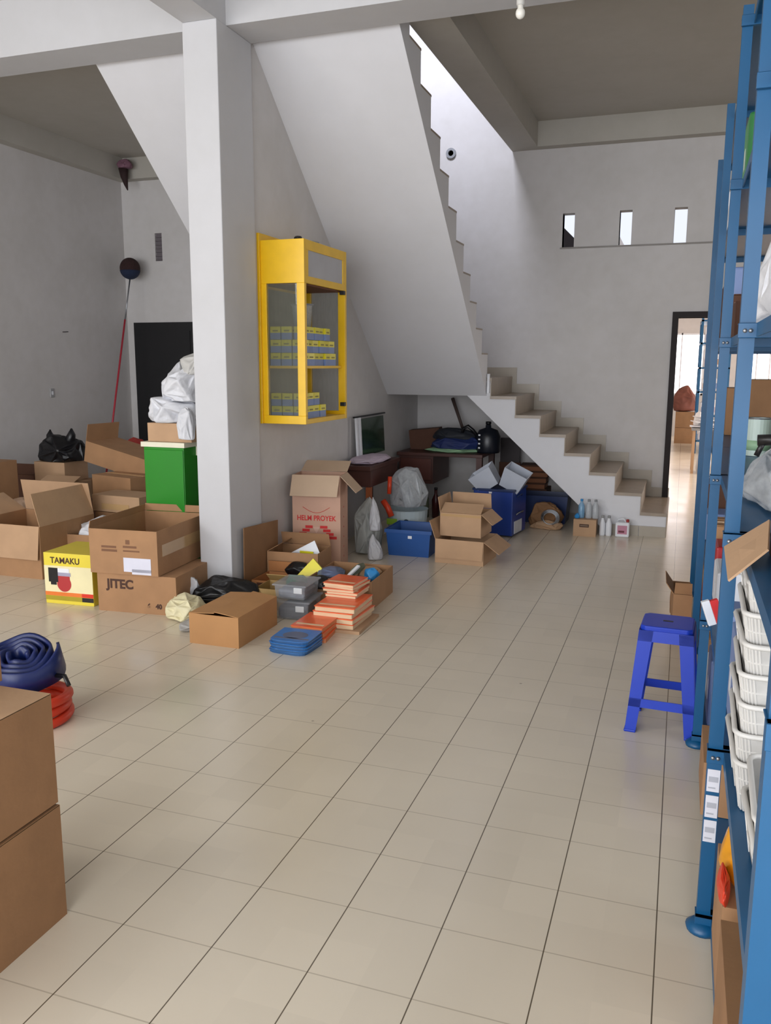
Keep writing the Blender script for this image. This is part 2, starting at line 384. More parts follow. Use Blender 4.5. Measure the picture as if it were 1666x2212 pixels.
# beams and column
struct('trim_1', MB().box(-6.9, 3.25, 5.21, 5.54, 3.78, CZ), M_bright)
struct('trim_2', MB().box(-3.15, -2.91, -4, 5.21, 3.78, CZ), M_bright)
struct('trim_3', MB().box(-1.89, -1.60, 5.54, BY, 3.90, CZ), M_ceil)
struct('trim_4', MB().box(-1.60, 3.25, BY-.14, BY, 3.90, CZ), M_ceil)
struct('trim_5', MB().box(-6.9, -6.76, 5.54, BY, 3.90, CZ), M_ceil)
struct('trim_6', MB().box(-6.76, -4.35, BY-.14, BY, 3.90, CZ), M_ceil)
col = MB().box(-3.155, -2.905, 5.08, 5.54, 0, 3.78)
struct('trim_7', col, M_bright, bevel=0.006)
# partition wall under the stair
struct('wall_partition', MB().prism([(5.54, 0), (BY, 0), (BY, 1.33), (8.46, 1.33), (5.54, 3.868)], 'x', -3.05, -2.93), M_wall)
# stairwell shaft of the upper floor
struct('wall_upper_left', MB().box(-4.5, -4.36, 5.4, BY, CZ+.14, 7.0), M_wall)
struct('wall_upper_right', MB().box(-1.88, -1.75, 5.4, BY, CZ+.14, 7.0), M_wall)
struct('wall_upper_front', MB().box(-4.5, -1.75, 5.26, 5.4, CZ+.14, 7.0), M_wall)
struct('ceiling_upper', MB().box(-4.5, -1.75, 5.26, BY+.14, 7.0, 7.1), M_wall)
# far room
struct('wall_far_end', holes_wall('x', -1.0, 3.9, 0, 3.2, 21.0, 21.15, [(-0.6, 0.42, 0.95, 2.36), (1.25, 2.9, 1.2, 2.0)]), M_wall)
struct('wall_far_left', MB().box(-1.0, -0.85, BY+.14, 21.0, 0, 3.2), M_wall)
struct('wall_far_right', MB().box(3.75, 3.9, BY+.14, 21.0, 0, 3.2), M_wall)
struct('ceiling_far', MB().box(-1.0, 3.9, BY+.14, 21.15, 2.80, 2.86), smat('far_ceiling_paint', (228, 206, 184), rough=0.8))
for i, (a, b, z0, z1) in enumerate(((-0.6, 0.42, 0.95, 2.36), (1.25, 2.9, 1.2, 2.0))):
    fr = MB().box(a, b, 20.98, 21.03, z1-.04, z1).box(a, b, 20.98, 21.03, z0, z0+.04).box(a, a+.04, 20.98, 21.03, z0, z1).box(b-.04, b, 20.98, 21.03, z0, z1)
    n = 1 if i == 0 else 5
    for k in range(1, n+1):
        x = a+(b-a)*k/(n+1); fr.box(x-.015, x+.015, 20.98, 21.03, z0, z1)
    o = struct('window_%d' % (i+4), fr, M_white)
    MB().box(a, b, 21.04, 21.05, z0, z1).build('pane', mat('lit_window_glass', (0.9, 0.9, 0.95), var=0, emit=(1, 0.97, 1), estr=2.6), o)
# slot windows: thin reveals, sill line
for i, x0 in enumerate((-1.325, -0.735, -0.19)):
    struct('window_%d' % (i+1), MB().box(x0-.006, x0, BY+.002, BY+.138, 2.885, 3.235).box(x0+.125, x0+.131, BY+.002, BY+.138, 2.885, 3.235), M_wall)
struct('trim_8', MB().box(-1.345, 0.9, BY-.012, BY, 2.868, 2.884), smat('sill_grey', (150, 146, 142), rough=0.8))
# neighbouring roof seen through the first slot
r = one('neighbour_roof', MB().prism([(-3.2, 2.8), (-1.2, 2.8), (-1.2, 3.05), (-2.5, 4.33), (-3.2, 4.33)], 'y', 14.0, 16.0), M_frame,
        'dark brown sloping roof outside, seen through the left wall slot', 'roof')
# doorway frame
dr = MB().box(-0.15, -0.09, BY-.03, BY+.15, 0, 2.19).box(-0.09, 1.9, BY-.03, BY+.15, 2.13, 2.19).box(1.9, 1.96, BY-.03, BY+.15, 0, 2.19)
struct('door_1', dr, M_frame)
# closed black door with dark vent above
d2 = struct('door_2', MB().box(-6.80, -5.90, BY-.01, BY+.05, 0, 2.16), M_dark)
MB().box(-6.74, -5.96, BY-.022, BY-.01, 0.15, 1.0).box(-6.74, -5.96, BY-.022, BY-.01, 1.12, 2.05).build('door_panel', M_dark, d2)
MB().lathe([(0.001, 0), (.022, 0), (.022, .03), (.012, .05), (.001, .05)], 14).xf(Matrix.Translation((-5.98, BY-.02, 1.0)) @ Matrix.Rotation(PI/2, 4, 'X')).build('door_handle', M_steel, d2, smooth=True)
v = MB().box(-6.43, -6.33, BY+.03, BY+.05, 2.92, 3.26)
for k in range(7): v.box(-6.43, -6.33, BY, BY+.03, 2.935+k*.046, 2.945+k*.046)
struct('window_6', v, smat('vent_grey', (112, 104, 108), rough=0.6))
# small service hole in the stairwell wall
one('pipe_stub', MB().lathe([(0.03, 0), (0.055, 0), (0.055, .03), (0.03, .03), (0.03, 0)], 24).lathe([(.001, .002), (.03, .002)], 24, mi=1).xf(Matrix.Translation((-2.57, BY, 3.93)) @ Matrix.Rotation(PI/2, 4, 'X')),
    [M_grey, M_dark], 'dark round pipe end high in the bright stairwell wall', 'pipe', smooth=False)

# ------------------------------------------------------------------ staircase
st = thing('staircase', 'white concrete staircase with beige tiled steps against the back wall', 'staircase', (-0.08, 8.46, 0))
ox, oy = 0.08, -8.46
XR = [-.08, -.325, -.575, -.825, -1.075, -1.325, -1.575, -1.83]
ZT = [.235, .42, .605, .785, .965, 1.145, 1.33, 1.51]
def W(mb): return mb.xf(Matrix.Translation((0.08, -8.46, 0)))
poly = [(XR[0], 0)]
for k in range(8):
    poly += [(XR[k], ZT[k]-.03), (XR[k+1] if k < 7 else -2.93, ZT[k]-.03)]
poly += [(-2.93, 1.33), (-2.07, 1.33), (-0.62, 0)]
W(MB().prism(poly, 'y', 8.46, BY)).build('lower_flight', M_soffit, st)
W(MB().box(-4.30, -3.05, 8.46, BY, 1.33, 1.48)).build('landing', M_soffit, st)
for k in range(8):
    x1 = XR[k+1] if k < 7 else -2.93
    W(MB().box(x1-.0, XR[k]+.012, 8.438, BY, ZT[k]-.03, ZT[k])).build('tread', M_tile, st)
    zb = ZT[k-1] if k else 0
    W(MB().box(XR[k], XR[k]+.008, 8.448, BY, zb, ZT[k]-.03)).build('riser', M_tile, st)
    sk = MB().box(x1+.06 if k < 7 else -2.93, XR[k], BY-.012, BY-.001, ZT[k], ZT[k]+.10)
    if k > 0: sk.box(XR[k], XR[k]+.06, BY-.012, BY-.001, ZT[k-1]+.001, ZT[k]+.10)
    W(sk).build('wall_skirting', M_tiled, st)
for a, b in ((-.595, -.33), (-.325, -.08)):
    W(MB().box(a, b, 8.446, 8.458, 0, .10)).build('floor_skirting', M_tiled, st)
W(MB().box(-1.862, -1.838, 8.43, 8.46, 1.36, 1.55)).build('corner_strip', M_white, st)
# upper flight going up towards the beam
SL = (3.868-1.33)/(8.46-5.54); n = 12; prof = [(8.46, 1.33), (5.54, 3.868)]
top = []; y, z = 8.46, 1.51; run = (8.46-5.30)/n; rise = run*SL
for k in range(n):
    top += [(y, z+rise), (y-run, z+rise)]; y -= run; z += rise
top = [p for p in top if p[0] >= 5.54]; zt_ = top[-1][1]
prof = [(8.46, 1.33), (8.46, 1.51)] + top + [(5.54, zt_), (5.54, 3.868)]
W(MB().prism(prof, 'x', -4.22, -1.87)).build('upper_flight', M_soffit, st)
y, z = 8.46, 1.51
for k in range(n):
    z += rise
    if y-run < 5.54: break
    W(MB().box(-4.22, -1.868, y-run, y+.004, z, z+.015)).build('tread', M_tile, st); y -= run

# ------------------------------------------------------------------ yellow wall cabinet
cb = thing('wall_cabinet', 'yellow glass-sided display cabinet hung on the stair wall, full of small boxes', 'cabinet', (-2.93, 5.62, 1.21))
def cbx(name, bxs, m, parent=cb, bevel=0.002):
    mb = MB()
    for b in bxs: mb.box(*b)
    return mb.build(name, m, parent, bevel=bevel)
CW, CD, CH = .36, .80, 1.30   # x depth, y width, height
cbx('back_panel', [(0, .02, -.02, CD, 0, CH+.05)], M_yellow)
cbx('back_lining', [(.021, .026, .03, CD-.02, .03, CH-.33)], smat('lining_grey', (146, 142, 134), rough=0.7))
cbx('side_frame', [(.02, CW, 0, .035, 0, .06), (.02, CW, 0, .035, CH-.30, CH), (.02, .06, 0, .035, .06, CH-.30), (CW-.06, CW, 0, .035, .06, CH-.30)], M_yellow)
cbx('side_frame', [(.02, CW, CD-.035, CD, 0, .06), (.02, CW, CD-.035, CD, CH-.30, CH), (.02, .06, CD-.035, CD, .06, CH-.30), (CW-.06, CW, CD-.035, CD, .06, CH-.30)], M_yellow)
cbx('side_glass', [(.06, CW-.06, .014, .018, .06, CH-.30)], M_glass, bevel=0)
cbx('side_glass', [(.06, CW-.06, CD-.018, CD-.014, .06, CH-.30)], M_glass, bevel=0)
cbx('bottom_panel', [(.02, CW-.002, .035, CD-.035, 0, .035)], M_yellow)
cbx('top_panel', [(.02, CW-.002, .035, CD-.035, CH-.02, CH)], M_yellow)
cbx('light_box_floor', [(.02, CW-.03, .035, CD-.035, CH-.31, CH-.295)], smat('cabinet_inside_brown', (110, 60, 26), rough=0.6))
sg = cbx('sign_frame', [(CW-.022, CW, .035, CD-.035, CH-.07, CH-.0), (CW-.022, CW, .035, CD-.035, CH-.30, CH-.25), (CW-.022, CW, .035, .075, CH-.25, CH-.07), (CW-.022, CW, CD-.075, CD-.035, CH-.25, CH-.07)], M_yellow)
cbx('sign_panel', [(CW-.018, CW-.006, .075, CD-.075, CH-.25, CH-.07)], smat('sign_grey', (176, 176, 180), rough=0.4), sg, 0)
cbx('shelf', [(.026, CW-.03, .035, CD-.035, .40, .42)], M_yellow)
for z in (.10, CH-.33): cbx('hinge', [(CW-.03, CW+.008, CD-.075, CD-.04, z, z+.03)], M_dark)
rnd = random.Random(4)
def small_box(x, y, z, label, rz=0, h=.092, w=.082, d=.098):
    mb = MB().box(-w/2, w/2, -d/2, d/2, 0, h*.52, 0).box(-w/2, w/2, -d/2, d/2, h*.52, h, 1)
    mb.box(-w/2+.02, w/2-.02, -d/2-.001, -d/2, h*.62, h*.74, 2).box(w/2, w/2+.001, -d/2+.02, d/2-.02, h*.62, h*.74, 2)
    return one('small_carton', mb, [M_boxblue, M_yel, smat('box_print', (150, 140, 60), rough=0.6)], label, 'box', (x, y, z), rz, group=None)
ordn = ['first', 'second', 'third', 'fourth', 'fifth', 'sixth', 'seventh']
bx0, by0, bz0 = -2.93, 5.62, 1.21
for shelf, zb, layers, nfront in (('upper', .42, ('bottom', 'middle', 'top'), (6, 6, 5)), ('lower', .035, ('bottom', 'top'), (4, 3))):
    for li, lay in enumerate(layers):
        z = bz0+zb+li*.094
        for k, xo in enumerate((.285, .195, .105)):
            if lay == 'top' and shelf == 'upper' and k == 0: yy = .12
            else: yy = .0
            small_box(bx0+xo, by0+.09+yy*.2, z, 'yellow-blue small box behind near glass, %s layer, %s shelf, %s from front' % (lay, shelf, ordn[k]), rnd.uniform(-.05, .05))
        for j in range(1, nfront[li]):
            small_box(bx0+.285-rnd.uniform(0, .02), by0+.09+j*.104, z, 'yellow-blue small box at open front, %s layer, %s shelf, %s from near glass' % (lay, shelf, ordn[j]), rnd.uniform(-.08, .08))
# translucent tub standing on the boxes and odd items on top of cabinet
tb = thing('clear_tub', 'cloudy clear tub standing on the small boxes inside the yellow cabinet', 'tub', (-2.70, 5.86, bz0+.42+.283))
MB().lathe([(.001, 0), (.06, 0), (.07, .15), (.075, .155)], 20, sx=1.1).build('body', M_film, tb, smooth=True)
MB().lathe([(.08, .156), (.08, .166), (.001, .17)], 20, sx=1.1).build('lid', M_grey, tb, smooth=True)
crumple('lint_ball', M_black, (.06, .05, .035), 3, 'small dark scrap lying on top of the yellow cabinet', 'scrap', (-2.66, 5.72, bz0+CH), sub=3)
crumple('lint_ball', M_grey, (.09, .06, .02), 5, 'small grey scrap on top of the yellow cabinet near its front edge', 'scrap', (-2.62, 5.9, bz0+CH), sub=3)

# ------------------------------------------------------------------ blue storage rack
rack = thing('storage_rack', 'long blue painted steel storage rack along the right side', 'rack', (.13, 1.14, 0))
RY = [0, 1.3, 2.6, 3.9, 5.2]; RH = 2.99; RD = .55; LV = [.05, .572, 1.198, 1.755, 2.36, 2.95]
for y in RY:
    for x in (0, RD-.04):
        # slotted angle post: two legs
        mb = MB().box(x, x+.038, y-.004, y, 0, RH)
        if x == 0: mb.box(x, x+.004, y, y+.038, 0, RH)
        else: mb.box(x+.034, x+.038, y, y+.038, 0, RH)
        p = mb.build('post', M_rack, rack)
        ft = MB().lathe([(.001, 0), (.045, 0), (.048, .012), (.03, .028), (.001, .03)], 18, c=(x+.019, y+.0, 0))
        ft.build('foot', M_rack, p, smooth=True)
for k in range(4):
    y0, y1 = RY[k]+.002, RY[k+1]-.006
    for z in LV:
        sh = MB().box(.044, RD-.044, y0, y1, z-.004, z)
        sh.box(.040, .044, y0, y1, z-.035, z).box(RD-.044, RD-.04, y0, y1, z-.035, z)
        sh.box(.044, RD-.044, y0, y0+.003, z-.035, z).box(.044, RD-.044, y1-.003, y1, z-.035, z)
        sh.build('shelf', M_rack, rack)
for y in RY[:3]:
    for z in LV:
        MB().box(-.004, RD+.004, y-.022, y-.0045, z-.038, z).box(-.004, RD+.004, y-.022, y+.03, z-.003, z).build('cross_bar', M_rack, rack, bevel=.002)
    for z in LV[1:4]:
        for dx in (.012, .026):
            b = MB().lathe([(.001, 0), (.006, 0), (.005, .005), (.001, .006)], 10)
            b.xf(Matrix.Translation((dx, y-.022, z-.02)) @ Matrix.Rotation(PI/2, 4, 'X'))
            b.build('bolt', M_steel, rack, smooth=True)
for k, z in enumerate((.475, .395, .318)):
    lb = MB().box(.002, .036, RY[1]-.006, RY[1]-.0045, z-.034, z+.034).box(.006, .032, RY[1]-.0068, RY[1]-.006, z-.004, z+.012, 1).box(.006, .026, RY[1]-.0068, RY[1]-.006, z-.024, z-.02, 1)
    lb.build('label_sticker', [smat('sticker_white', (206, 208, 218), rough=0.5), smat('sticker_print', (165, 168, 178), rough=0.6)], rack)

# baskets
bk = MB()
def basket(i, x, y, z, rz, label):
    t = thing('mesh_basket', label, 'basket', (x, y, z), rz, 'white baskets stacked on the rack')
    w, d, h = .24, .32, .13; mb = MB()
    n = 10
    def rr(ww, dd, zz, r=.03, k=3):
        pts = []
        for cx, cy, a0 in ((ww/2-r, dd/2-r, 0), (-ww/2+r, dd/2-r, PI/2), (-ww/2+r, -dd/2+r, PI), (ww/2-r, -dd/2+r, 1.5*PI)):
            for j in range(k+1): a = a0+PI/2*j/k; pts.append((cx+r*math.cos(a), cy+r*math.sin(a), zz))
        return pts
    top = rr(w, d, h); bot = rr(w*.84, d*.86, 0)
    MB().tube(top, .0065, 8, closed=True).build('rim', M_net, t, smooth=True)
    m = len(top); vs = top+bot; fs = [(j, (j+1) % m, (j+1) % m+m, j+m) for j in range(m)]+[tuple(range(m, 2*m))]
    o = MB().add(vs, fs).build('wall', smat('basket_wall', (176, 174, 170), rough=0.55, var=0.1, scale=30), t, smooth=True)
    so = o.modifiers.new('thick', 'SOLIDIFY'); so.thickness = .003
    ribs = MB()
    for j in range(0, m):
        for f in (0, .5):
            a = Vector(top[j]).lerp(Vector(top[(j+1) % m]), f); b = Vector(bot[j]).lerp(Vector(bot[(j+1) % m]), f)
            ribs.tube([a, b], .0022, 5)
    for zz in (.35, .68): ribs.tube([Vector(a).lerp(Vector(b), 1-zz) for a, b in zip(top, bot)], .0022, 5, closed=True)
    ribs.build('rib', M_net, t)
    return t
bl = ['bottom basket of the white nested stack on the rack', 'second white nested basket from the bottom on the rack', 'third white nested basket from the bottom on the rack', 'fourth white nested basket from the bottom on the rack',
      'fifth white nested basket from the bottom on the rack', 'sixth white nested basket from the bottom on the rack', 'topmost white nested basket of the tall stack on the rack']
for i in range(7): basket(i, .290, 2.22, .575+i*.074, .02*(-1)**i, bl[i])
for i in range(2): basket(i, .306, 1.80, .575+i*.074, .03*(-1)**i, ['lower white basket of the short pile nearest the front rack post', 'upper white basket of the short pile nearest the front rack post'][i])
crumple('plastic_bag', M_grey, (.2, .3, .045), 21, 'flat grey plastic bag lying in the top white basket', 'bag', (.290, 2.22, .575+6*.074+.075), sub=4)

# ------------------------------------------------------------------ things on the rack
X0 = .13
oc_ = carton('open cardboard box on the rack, its tan flap jutting out between the posts', (.36, 1.93, 1.20), (.28, .52, .075), 0, M_cardk, {'r': 100}, fl=.07)
MB().plate([(.121-.36, 1.98-1.93, -.027), (.197-.36, 1.98-1.93, .05), (.217-.36, 2.20-1.93, .079), (.12-.36, 2.20-1.93, .005)], .005).build('long_flap', M_cardl, oc_)
crumple('plastic_bag', M_film, (.34, .62, .19), 31, 'grey translucent plastic bag heaped on the middle rack shelf', 'bag', (.37, 3.0, 1.20), sub=5)
crumple('plastic_bag', M_film, (.36, .5, .10), 32, 'flattened translucent bag on middle rack shelf in front of the heaped one', 'bag', (.38, 2.72-.6, 1.345), sub=4)
one('caulking_gun', MB().tube([(0, 0, .02), (.16, .0, .03)], .018, 12).tube([(.16, 0, .03), (.20, 0, .032)], .007, 8).tube([(.02, 0, .02), (.0, 0, -.03)], .009, 8), M_black,
    'black tool lying across the grey plastic bags on rack', 'tool', (.235, 2.95, 1.39), 0, smooth=True)
def can(label, loc, r, h, m, mlid, band=None):
    t = thing('paint_can', label, 'can', loc)
    MB().lathe([(.001, 0), (r, 0), (r, h), (r*.9, h), (r*.9, h-.006), (.001, h-.006)], 24).build('body', m, t, smooth=False)
    MB().tube([(r*math.cos(a*PI/12), r*math.sin(a*PI/12), h) for a in range(24)], .004, 6, closed=True).build('rim', mlid, t, smooth=True)
    if band: MB().lathe([(r+.0008, h*.15), (r+.0008, h*.42)], 24).build('printed_band', band, t, smooth=True)
    return t
can('pale mint paint can on the middle rack shelf behind the bags', (.37, 4.62, 1.20), .06, .185, smat('can_mint', (196, 214, 206), rough=0.4), M_steel, smat('can_green', (150, 186, 150), rough=0.5))
can('yellow-green can beside the pale can on the rack shelf', (.49, 4.5, 1.20), .055, .20, smat('can_lime', (170, 176, 60), rough=0.4), M_steel, M_olive)
carton('tall plain brown box at the far part of the middle rack shelf', (.47, 5.75, 1.20), (.24, .3, .36), 0, M_cardd, None, open_top=False)
carton('brown box standing on the far end bay of the rack, middle shelf', (.33, 6.05, 1.20), (.12, .3, .30), 0, M_card, None, open_top=False)
crumple('sack', M_sack, (.20, .5, .34), 41, 'crumpled white sack stuffed on the fourth rack shelf', 'sack', (.285, 3.0, 1.757), sub=5)
crumple('sack', M_sack, (.16, .34, .22), 42, 'white sack lying on top of the stuffed sack on fourth rack shelf', 'sack', (.29, 2.72, 2.05), sub=4)
o = one('paper_roll', MB().lathe([(.001, -.08), (.045, -.08), (.045, .08), (.001, .08)], 24).xf(Matrix.Rotation(PI/2, 4, 'X')), M_white, 'white round roll above the white sack near the rack post', 'roll', (.236, 2.62, 2.2-.003), 0, smooth=False)
o.location = (.245, 2.62, 2.27)
# sundry stock seen in the gaps between the posts
rk = random.Random(11)
cols = [(M_card, 'brown'), (M_white, 'white'), (smat('stock_red', (170, 40, 46), rough=0.4), 'red'), (M_cardk, 'dark brown'), (smat('stock_green', (60, 150, 80), rough=0.4), 'green'), (M_boxblue, 'pale blue')]
lvn = ['bottom', 'second', 'third', 'fourth', 'fifth']
bayn = {1: 'second bay', 2: 'third bay', 3: 'farthest bay'}
for bay in (1, 2, 3):
    for lv in (0, 1, 2, 3, 4):
        k = 0; y = 1.14+RY[bay]+.10
        while y < 1.14+RY[bay+1]-.18 and k < 3:
            mt, cn = cols[rk.randrange(6)]; h = rk.uniform(.14, .36); wd = rk.uniform(.12, .22); d = rk.uniform(.2, .34)
            xx = .18+wd/2+rk.uniform(0, .02); yy = y+d/2
            if (lv == 3 and bay == 1 and yy < 3.3) or lv == 2 or (lv == 0 and bay == 1): y += d+.06; k += 1; continue
            nm = ['near', 'middle', 'far'][k]
            if mt in (M_card, M_cardk):
                carton('%s carton in the %s of the rack, %s shelf, %s place' % (cn, bayn[bay], lvn[lv], nm), (xx, yy, LV[lv]+.001), (wd, d, h), 0, mt, {'f': 0, 'b': 0} if rk.random() < .5 else None, open_top=False, tape=True)
            else:
                t = thing('stock_pack', '%s wrapped pack in the %s of the rack, %s shelf, %s place' % (cn, bayn[bay], lvn[lv], nm), 'pack', (xx, yy, LV[lv]+.001))
                MB().box(-wd/2, wd/2, -d/2, d/2, 0, h).build('body', mt, t, bevel=.012)
                MB().box(-wd/2-.001, wd/2+.001, -.03, .03, h*.3, h*.6).build('printed_band', M_sack, t)
            y += d+.06; k += 1
# low shelf contents next to the front post
carton('big brown box on the floor under the rack, nearest the camera', (.31, 1.72, 0.052), (.30, .50, .30), 0, M_cardd, {'l': 0, 'r': 0}, open_top=False)
crumple('snack_bag', smat('amber_film', (222, 150, 24), rough=0.25, var=0.15, scale=12), (.12, .2, .15), 51, 'amber plastic packet low on the rack behind the front post', 'bag', (.222, 2.22, .335), sub=4)
crumple('hose_piece', M_coral, (.03, .14, .07), 52, 'orange strip poking out beside the amber packet', 'strip', (.172, 2.12, .325), sub=3)
carton('brown carton under the amber packet on the lowest rack shelf', (.27, 2.22, 0.052), (.20, .3, .27), 0, M_card, None, open_top=False)
carton('brown box sticking out under the rack behind the labelled post', (.275, 3.2, 0.052), (.25, .34, .2), 0, M_card, None, open_top=False)
one('packet', MB().box(-.035, -.008, -.01, .01, 0, .09, 0).box(-.008, .02, -.01, .01, 0, .085, 1), [M_white, M_red], 'white and red packet sticking out between two rack posts', 'packet', (.165, 3.05, .765), rot=(0, math.radians(-20), 0.2), bevel=.002)
c1 = carton('crumpled brown box on the floor beside the far rack post', (.07, 5.50, 0), (.11, .34, .26), .03, M_card, {'l': 125, 'f': 110}, fl=.08)
crumple('kraft_paper', M_cardd, (.12, .18, .20), 61, 'crushed kraft paper on the floor behind the box beside the far rack post', 'paper', (.06, 5.80, 0), sub=4)

# ------------------------------------------------------------------ blue plastic stool
def stool():
    t = thing('plastic_stool', 'bright blue plastic stool with a square top beside the rack', 'stool', (.0, 3.93, 0), math.radians(-3))
    H = .495; w0, w1 = .112, .150     # half widths top, bottom
    def P(sx, sy, z, o=0): 
        k = (w0+(w1-w0)*(1-z/H))+o; return Vector((sx*k, sy*k, z))
    MB().prism([(-w0+.02, -w0), (w0-.02, -w0), (w0, -w0+.02), (w0, w0-.02), (w0-.02, w0), (-w0+.02, w0), (-w0, w0-.02), (-w0, -w0+.02)], 'z', H-.035, H).build('seat', M_stool, t, bevel=.006)
    MB().box(-.022, .022, -.009, .009, H, H+.001).build('seat_slot', M_dark, t)
    for sx in (-1, 1):
        for sy in (-1, 1):
            lw = .052; q = []
            mb = MB()
            for ax in (0, 1):
                a = P(sx, sy, H-.02); b = P(sx, sy, .0)
                d = Vector((-sx, 0, 0)) if ax == 0 else Vector((0, -sy, 0))
                wt, wb = .06, .045
                mb.plate([a, a+d*wt, b+d*wb, b], .006)
            mb.build('leg', M_stool, t)
            MB().box(-.026, .026, -.026, .026, 0, .012).xf(Matrix.Translation((sx*(w1-.02), sy*(w1-.02), 0))).build('leg_foot', M_stool, t, bevel=.004)
    for sx, sy, ax in ((0, -1, 0), (0, 1, 0), (-1, 0, 1), (1, 0, 1)):
        for z0, z1, nm in ((.12, .16, 'stretcher'), (H-.07, H-.02, 'apron')):
            def Q(s, z):
                k = w0+(w1-w0)*(1-z/H)
                return Vector((s*k, sy*k, z)) if ax == 0 else Vector((sx*k, s*k, z))
            MB().plate([Q(-1, z0), Q(1, z0), Q(1, z1), Q(-1, z1)], .006).build(nm, M_stool, t)
    return t
stool()

# ------------------------------------------------------------------ near stack at the left edge
carton('large brown cardboard box at the lower left corner, bottom of the near stack', (-1.95, 1.52, 0), (.56, .70, .358), 0, M_cardd, {'l': 0, 'r': 0}, open_top=False, tape=False)
carton('large brown closed box resting on the bottom box of the near left stack', (-1.955, 1.52, .366), (.56, .70, .338), 0, M_cardd, {'l': 0, 'r': 0}, open_top=False, tape=False, mflap=M_cardl)
carton('small brown box at the left edge, on top of the near stack', (-1.98, 1.74, .716), (.24, .28, .14), 0, M_cardd, None, open_top=False)
one('twig', MB().tube([(0, 0, 0), (.02, .0, .008), (.03, 0, -.004)], .003, 6), M_cardk, 'tiny brown scrap poking from the box on the near stack', 'scrap', (-1.86, 1.84, .845))
# hose coils behind the near stack
cr = thing('red_hose_coil', 'orange-red hose coil on the floor under the blue roll', 'hose', (-2.785, 2.98, 0))
for k in range(3):
    R_ = .165-.008*(k % 2)
    MB().tube([(R_*math.cos(a*PI/20), R_*math.sin(a*PI/20), .026+k*.044+.005*math.sin(a*PI/10+k)) for a in range(40)], .023, 10, closed=True).build('hose_turn', M_coral, cr, smooth=True)
bc = thing('blue_hose_roll', 'dark blue flat hose rolled in a thick spiral behind the near boxes', 'hose', (-2.835, 3.0, .262), rot=(math.radians(20), math.radians(4), 0))
sp_ = []
for a in range(150):
    th = a*PI/18; rr_ = .035+.145*(a/150)
    sp_.append((rr_*math.cos(th)*1.0, rr_*math.sin(th)*.9, 0))
vs = []; fs = []
for i, (x, y, z) in enumerate(sp_):
    h_ = .062+.008*math.sin(i*.7)
    vs += [(x, y, -h_), (x, y, h_)]
fs = [(2*i, 2*i+2, 2*i+3, 2*i+1) for i in range(len(sp_)-1)]
o = MB().add(vs, fs).build('hose_band', M_hoseblue, bc, smooth=True)
so = o.modifiers.new('thick', 'SOLIDIFY'); so.thickness = .014; so.offset = 0
MB().tube([(.17, .0, -.03), (.23, .0, -.02), (.27, -.03, -.04)], .011, 8).build('hose_end', M_black, bc, smooth=True)

# ------------------------------------------------------------------ boxes by the column (left group)
jt = carton('brown closed cardboard box with dark lettering, on the floor before the green cabinet', (-3.375, 4.865, 0), (.58, .54, .262), math.radians(5), M_card, None, open_top=False)
text('JITEC', .085, M_ink, jt, (-.12, -.2715, .19), bold=.003)
text('6   40', .045, M_ink, jt, (.13, -.2715, .055), bold=.002)
oo = carton('wide open carton with torn flaps and a white label, stacked on the lettered box', (-3.455, 4.93, .266), (.50, .72, .30), math.radians(5), M_card, {'b': 95, 'l': 78}, fl=.05)
MB().box(.0, .20, -.3625, -.3612, .02, .115).box(.06, .20, -.3625, -.3612, -.005+.01, .04).build('paper_label', smat('label_paper', (214, 214, 228), rough=0.5), oo)
M_inkf = smat('faded_brown_ink', (120, 84, 60), rough=0.8, var=.1)
for x0, x1, z0, z1 in ((-.16, -.05, .175, .19), (-.16, -.045, .15, .166), (.0, .10, .18, .195), (.0, .12, .155, .165), (.02, .05, .205, .235)):
    MB().box(x0, x1, -.3612, -.3604, z0, z1).build('printed_mark', M_inkf, oo)
MB().box(.2505, .2520, -.3, .3, .12, .2).build('tape', M_tape, oo)
# yellow pump box
yb = thing('pump_box', 'yellow retail box with a red and black machine pictured on it', 'box', (-3.925, 4.80, 0), math.radians(4))
MB().box(-.19, .19, -.19, .19, 0, .36).build('body', smat('yellow_card', (226, 206, 66), rough=0.4, var=0.04), yb, bevel=.003)
MB().box(-.189, .189, -.1915, -.1903, .085, .27).build('picture_panel', smat('cream_print', (232, 222, 176), rough=0.4), yb)
pic = MB().lathe([(.001, 0), (.056, 0), (.056, .001), (.001, .001)], 24).xf(Matrix.Translation((-.035, -.1918, .145)) @ Matrix.Rotation(PI/2, 4, 'X')); pic.box(-.083, .012, -.1930, -.1918, .165, .2)
pic.build('picture_red', smat('print_red', (176, 50, 52), rough=0.4), yb)
MB().box(-.155, -.08, -.1935, -.1922, .155, .255).box(-.14, -.095, -.1935, -.1922, .135, .155).build('picture_black', M_black, yb)
MB().box(-.08, .02, -.1936, -.1923, .2, .225).build('picture_grey', smat('print_grey', (160, 158, 180), rough=0.4), yb)
MB().box(-.08, .01, -.1936, -.1923, .225, .255).build('picture_white', M_white, yb)
MB().box(-.189, .10, -.1925, -.1912, .058, .085).build('orange_stripe', smat('stripe_orange', (226, 120, 50), rough=0.4), yb)
MB().box(.10, .189, -.1925, -.1912, .058, .085).build('red_stripe', smat('stripe_red', (214, 50, 30), rough=0.4), yb)
MB().box(-.189, .10, -.1925, -.1912, .026, .056).build('olive_stripe', smat('stripe_olive', (166, 150, 36), rough=0.4), yb)
MB().box(.10, .189, -.1925, -.1912, .026, .056).build('black_stripe', M_black, yb)
text('TAMAKU', .06, M_ink, yb, (-.02, -.1915, .307), sx=.95, bold=.001)
crumple('plastic_scrap', M_white, (.12, .1, .04), 71, 'white plastic scrap on the back of the yellow box', 'scrap', (-3.87, 4.93, .36), sub=3)

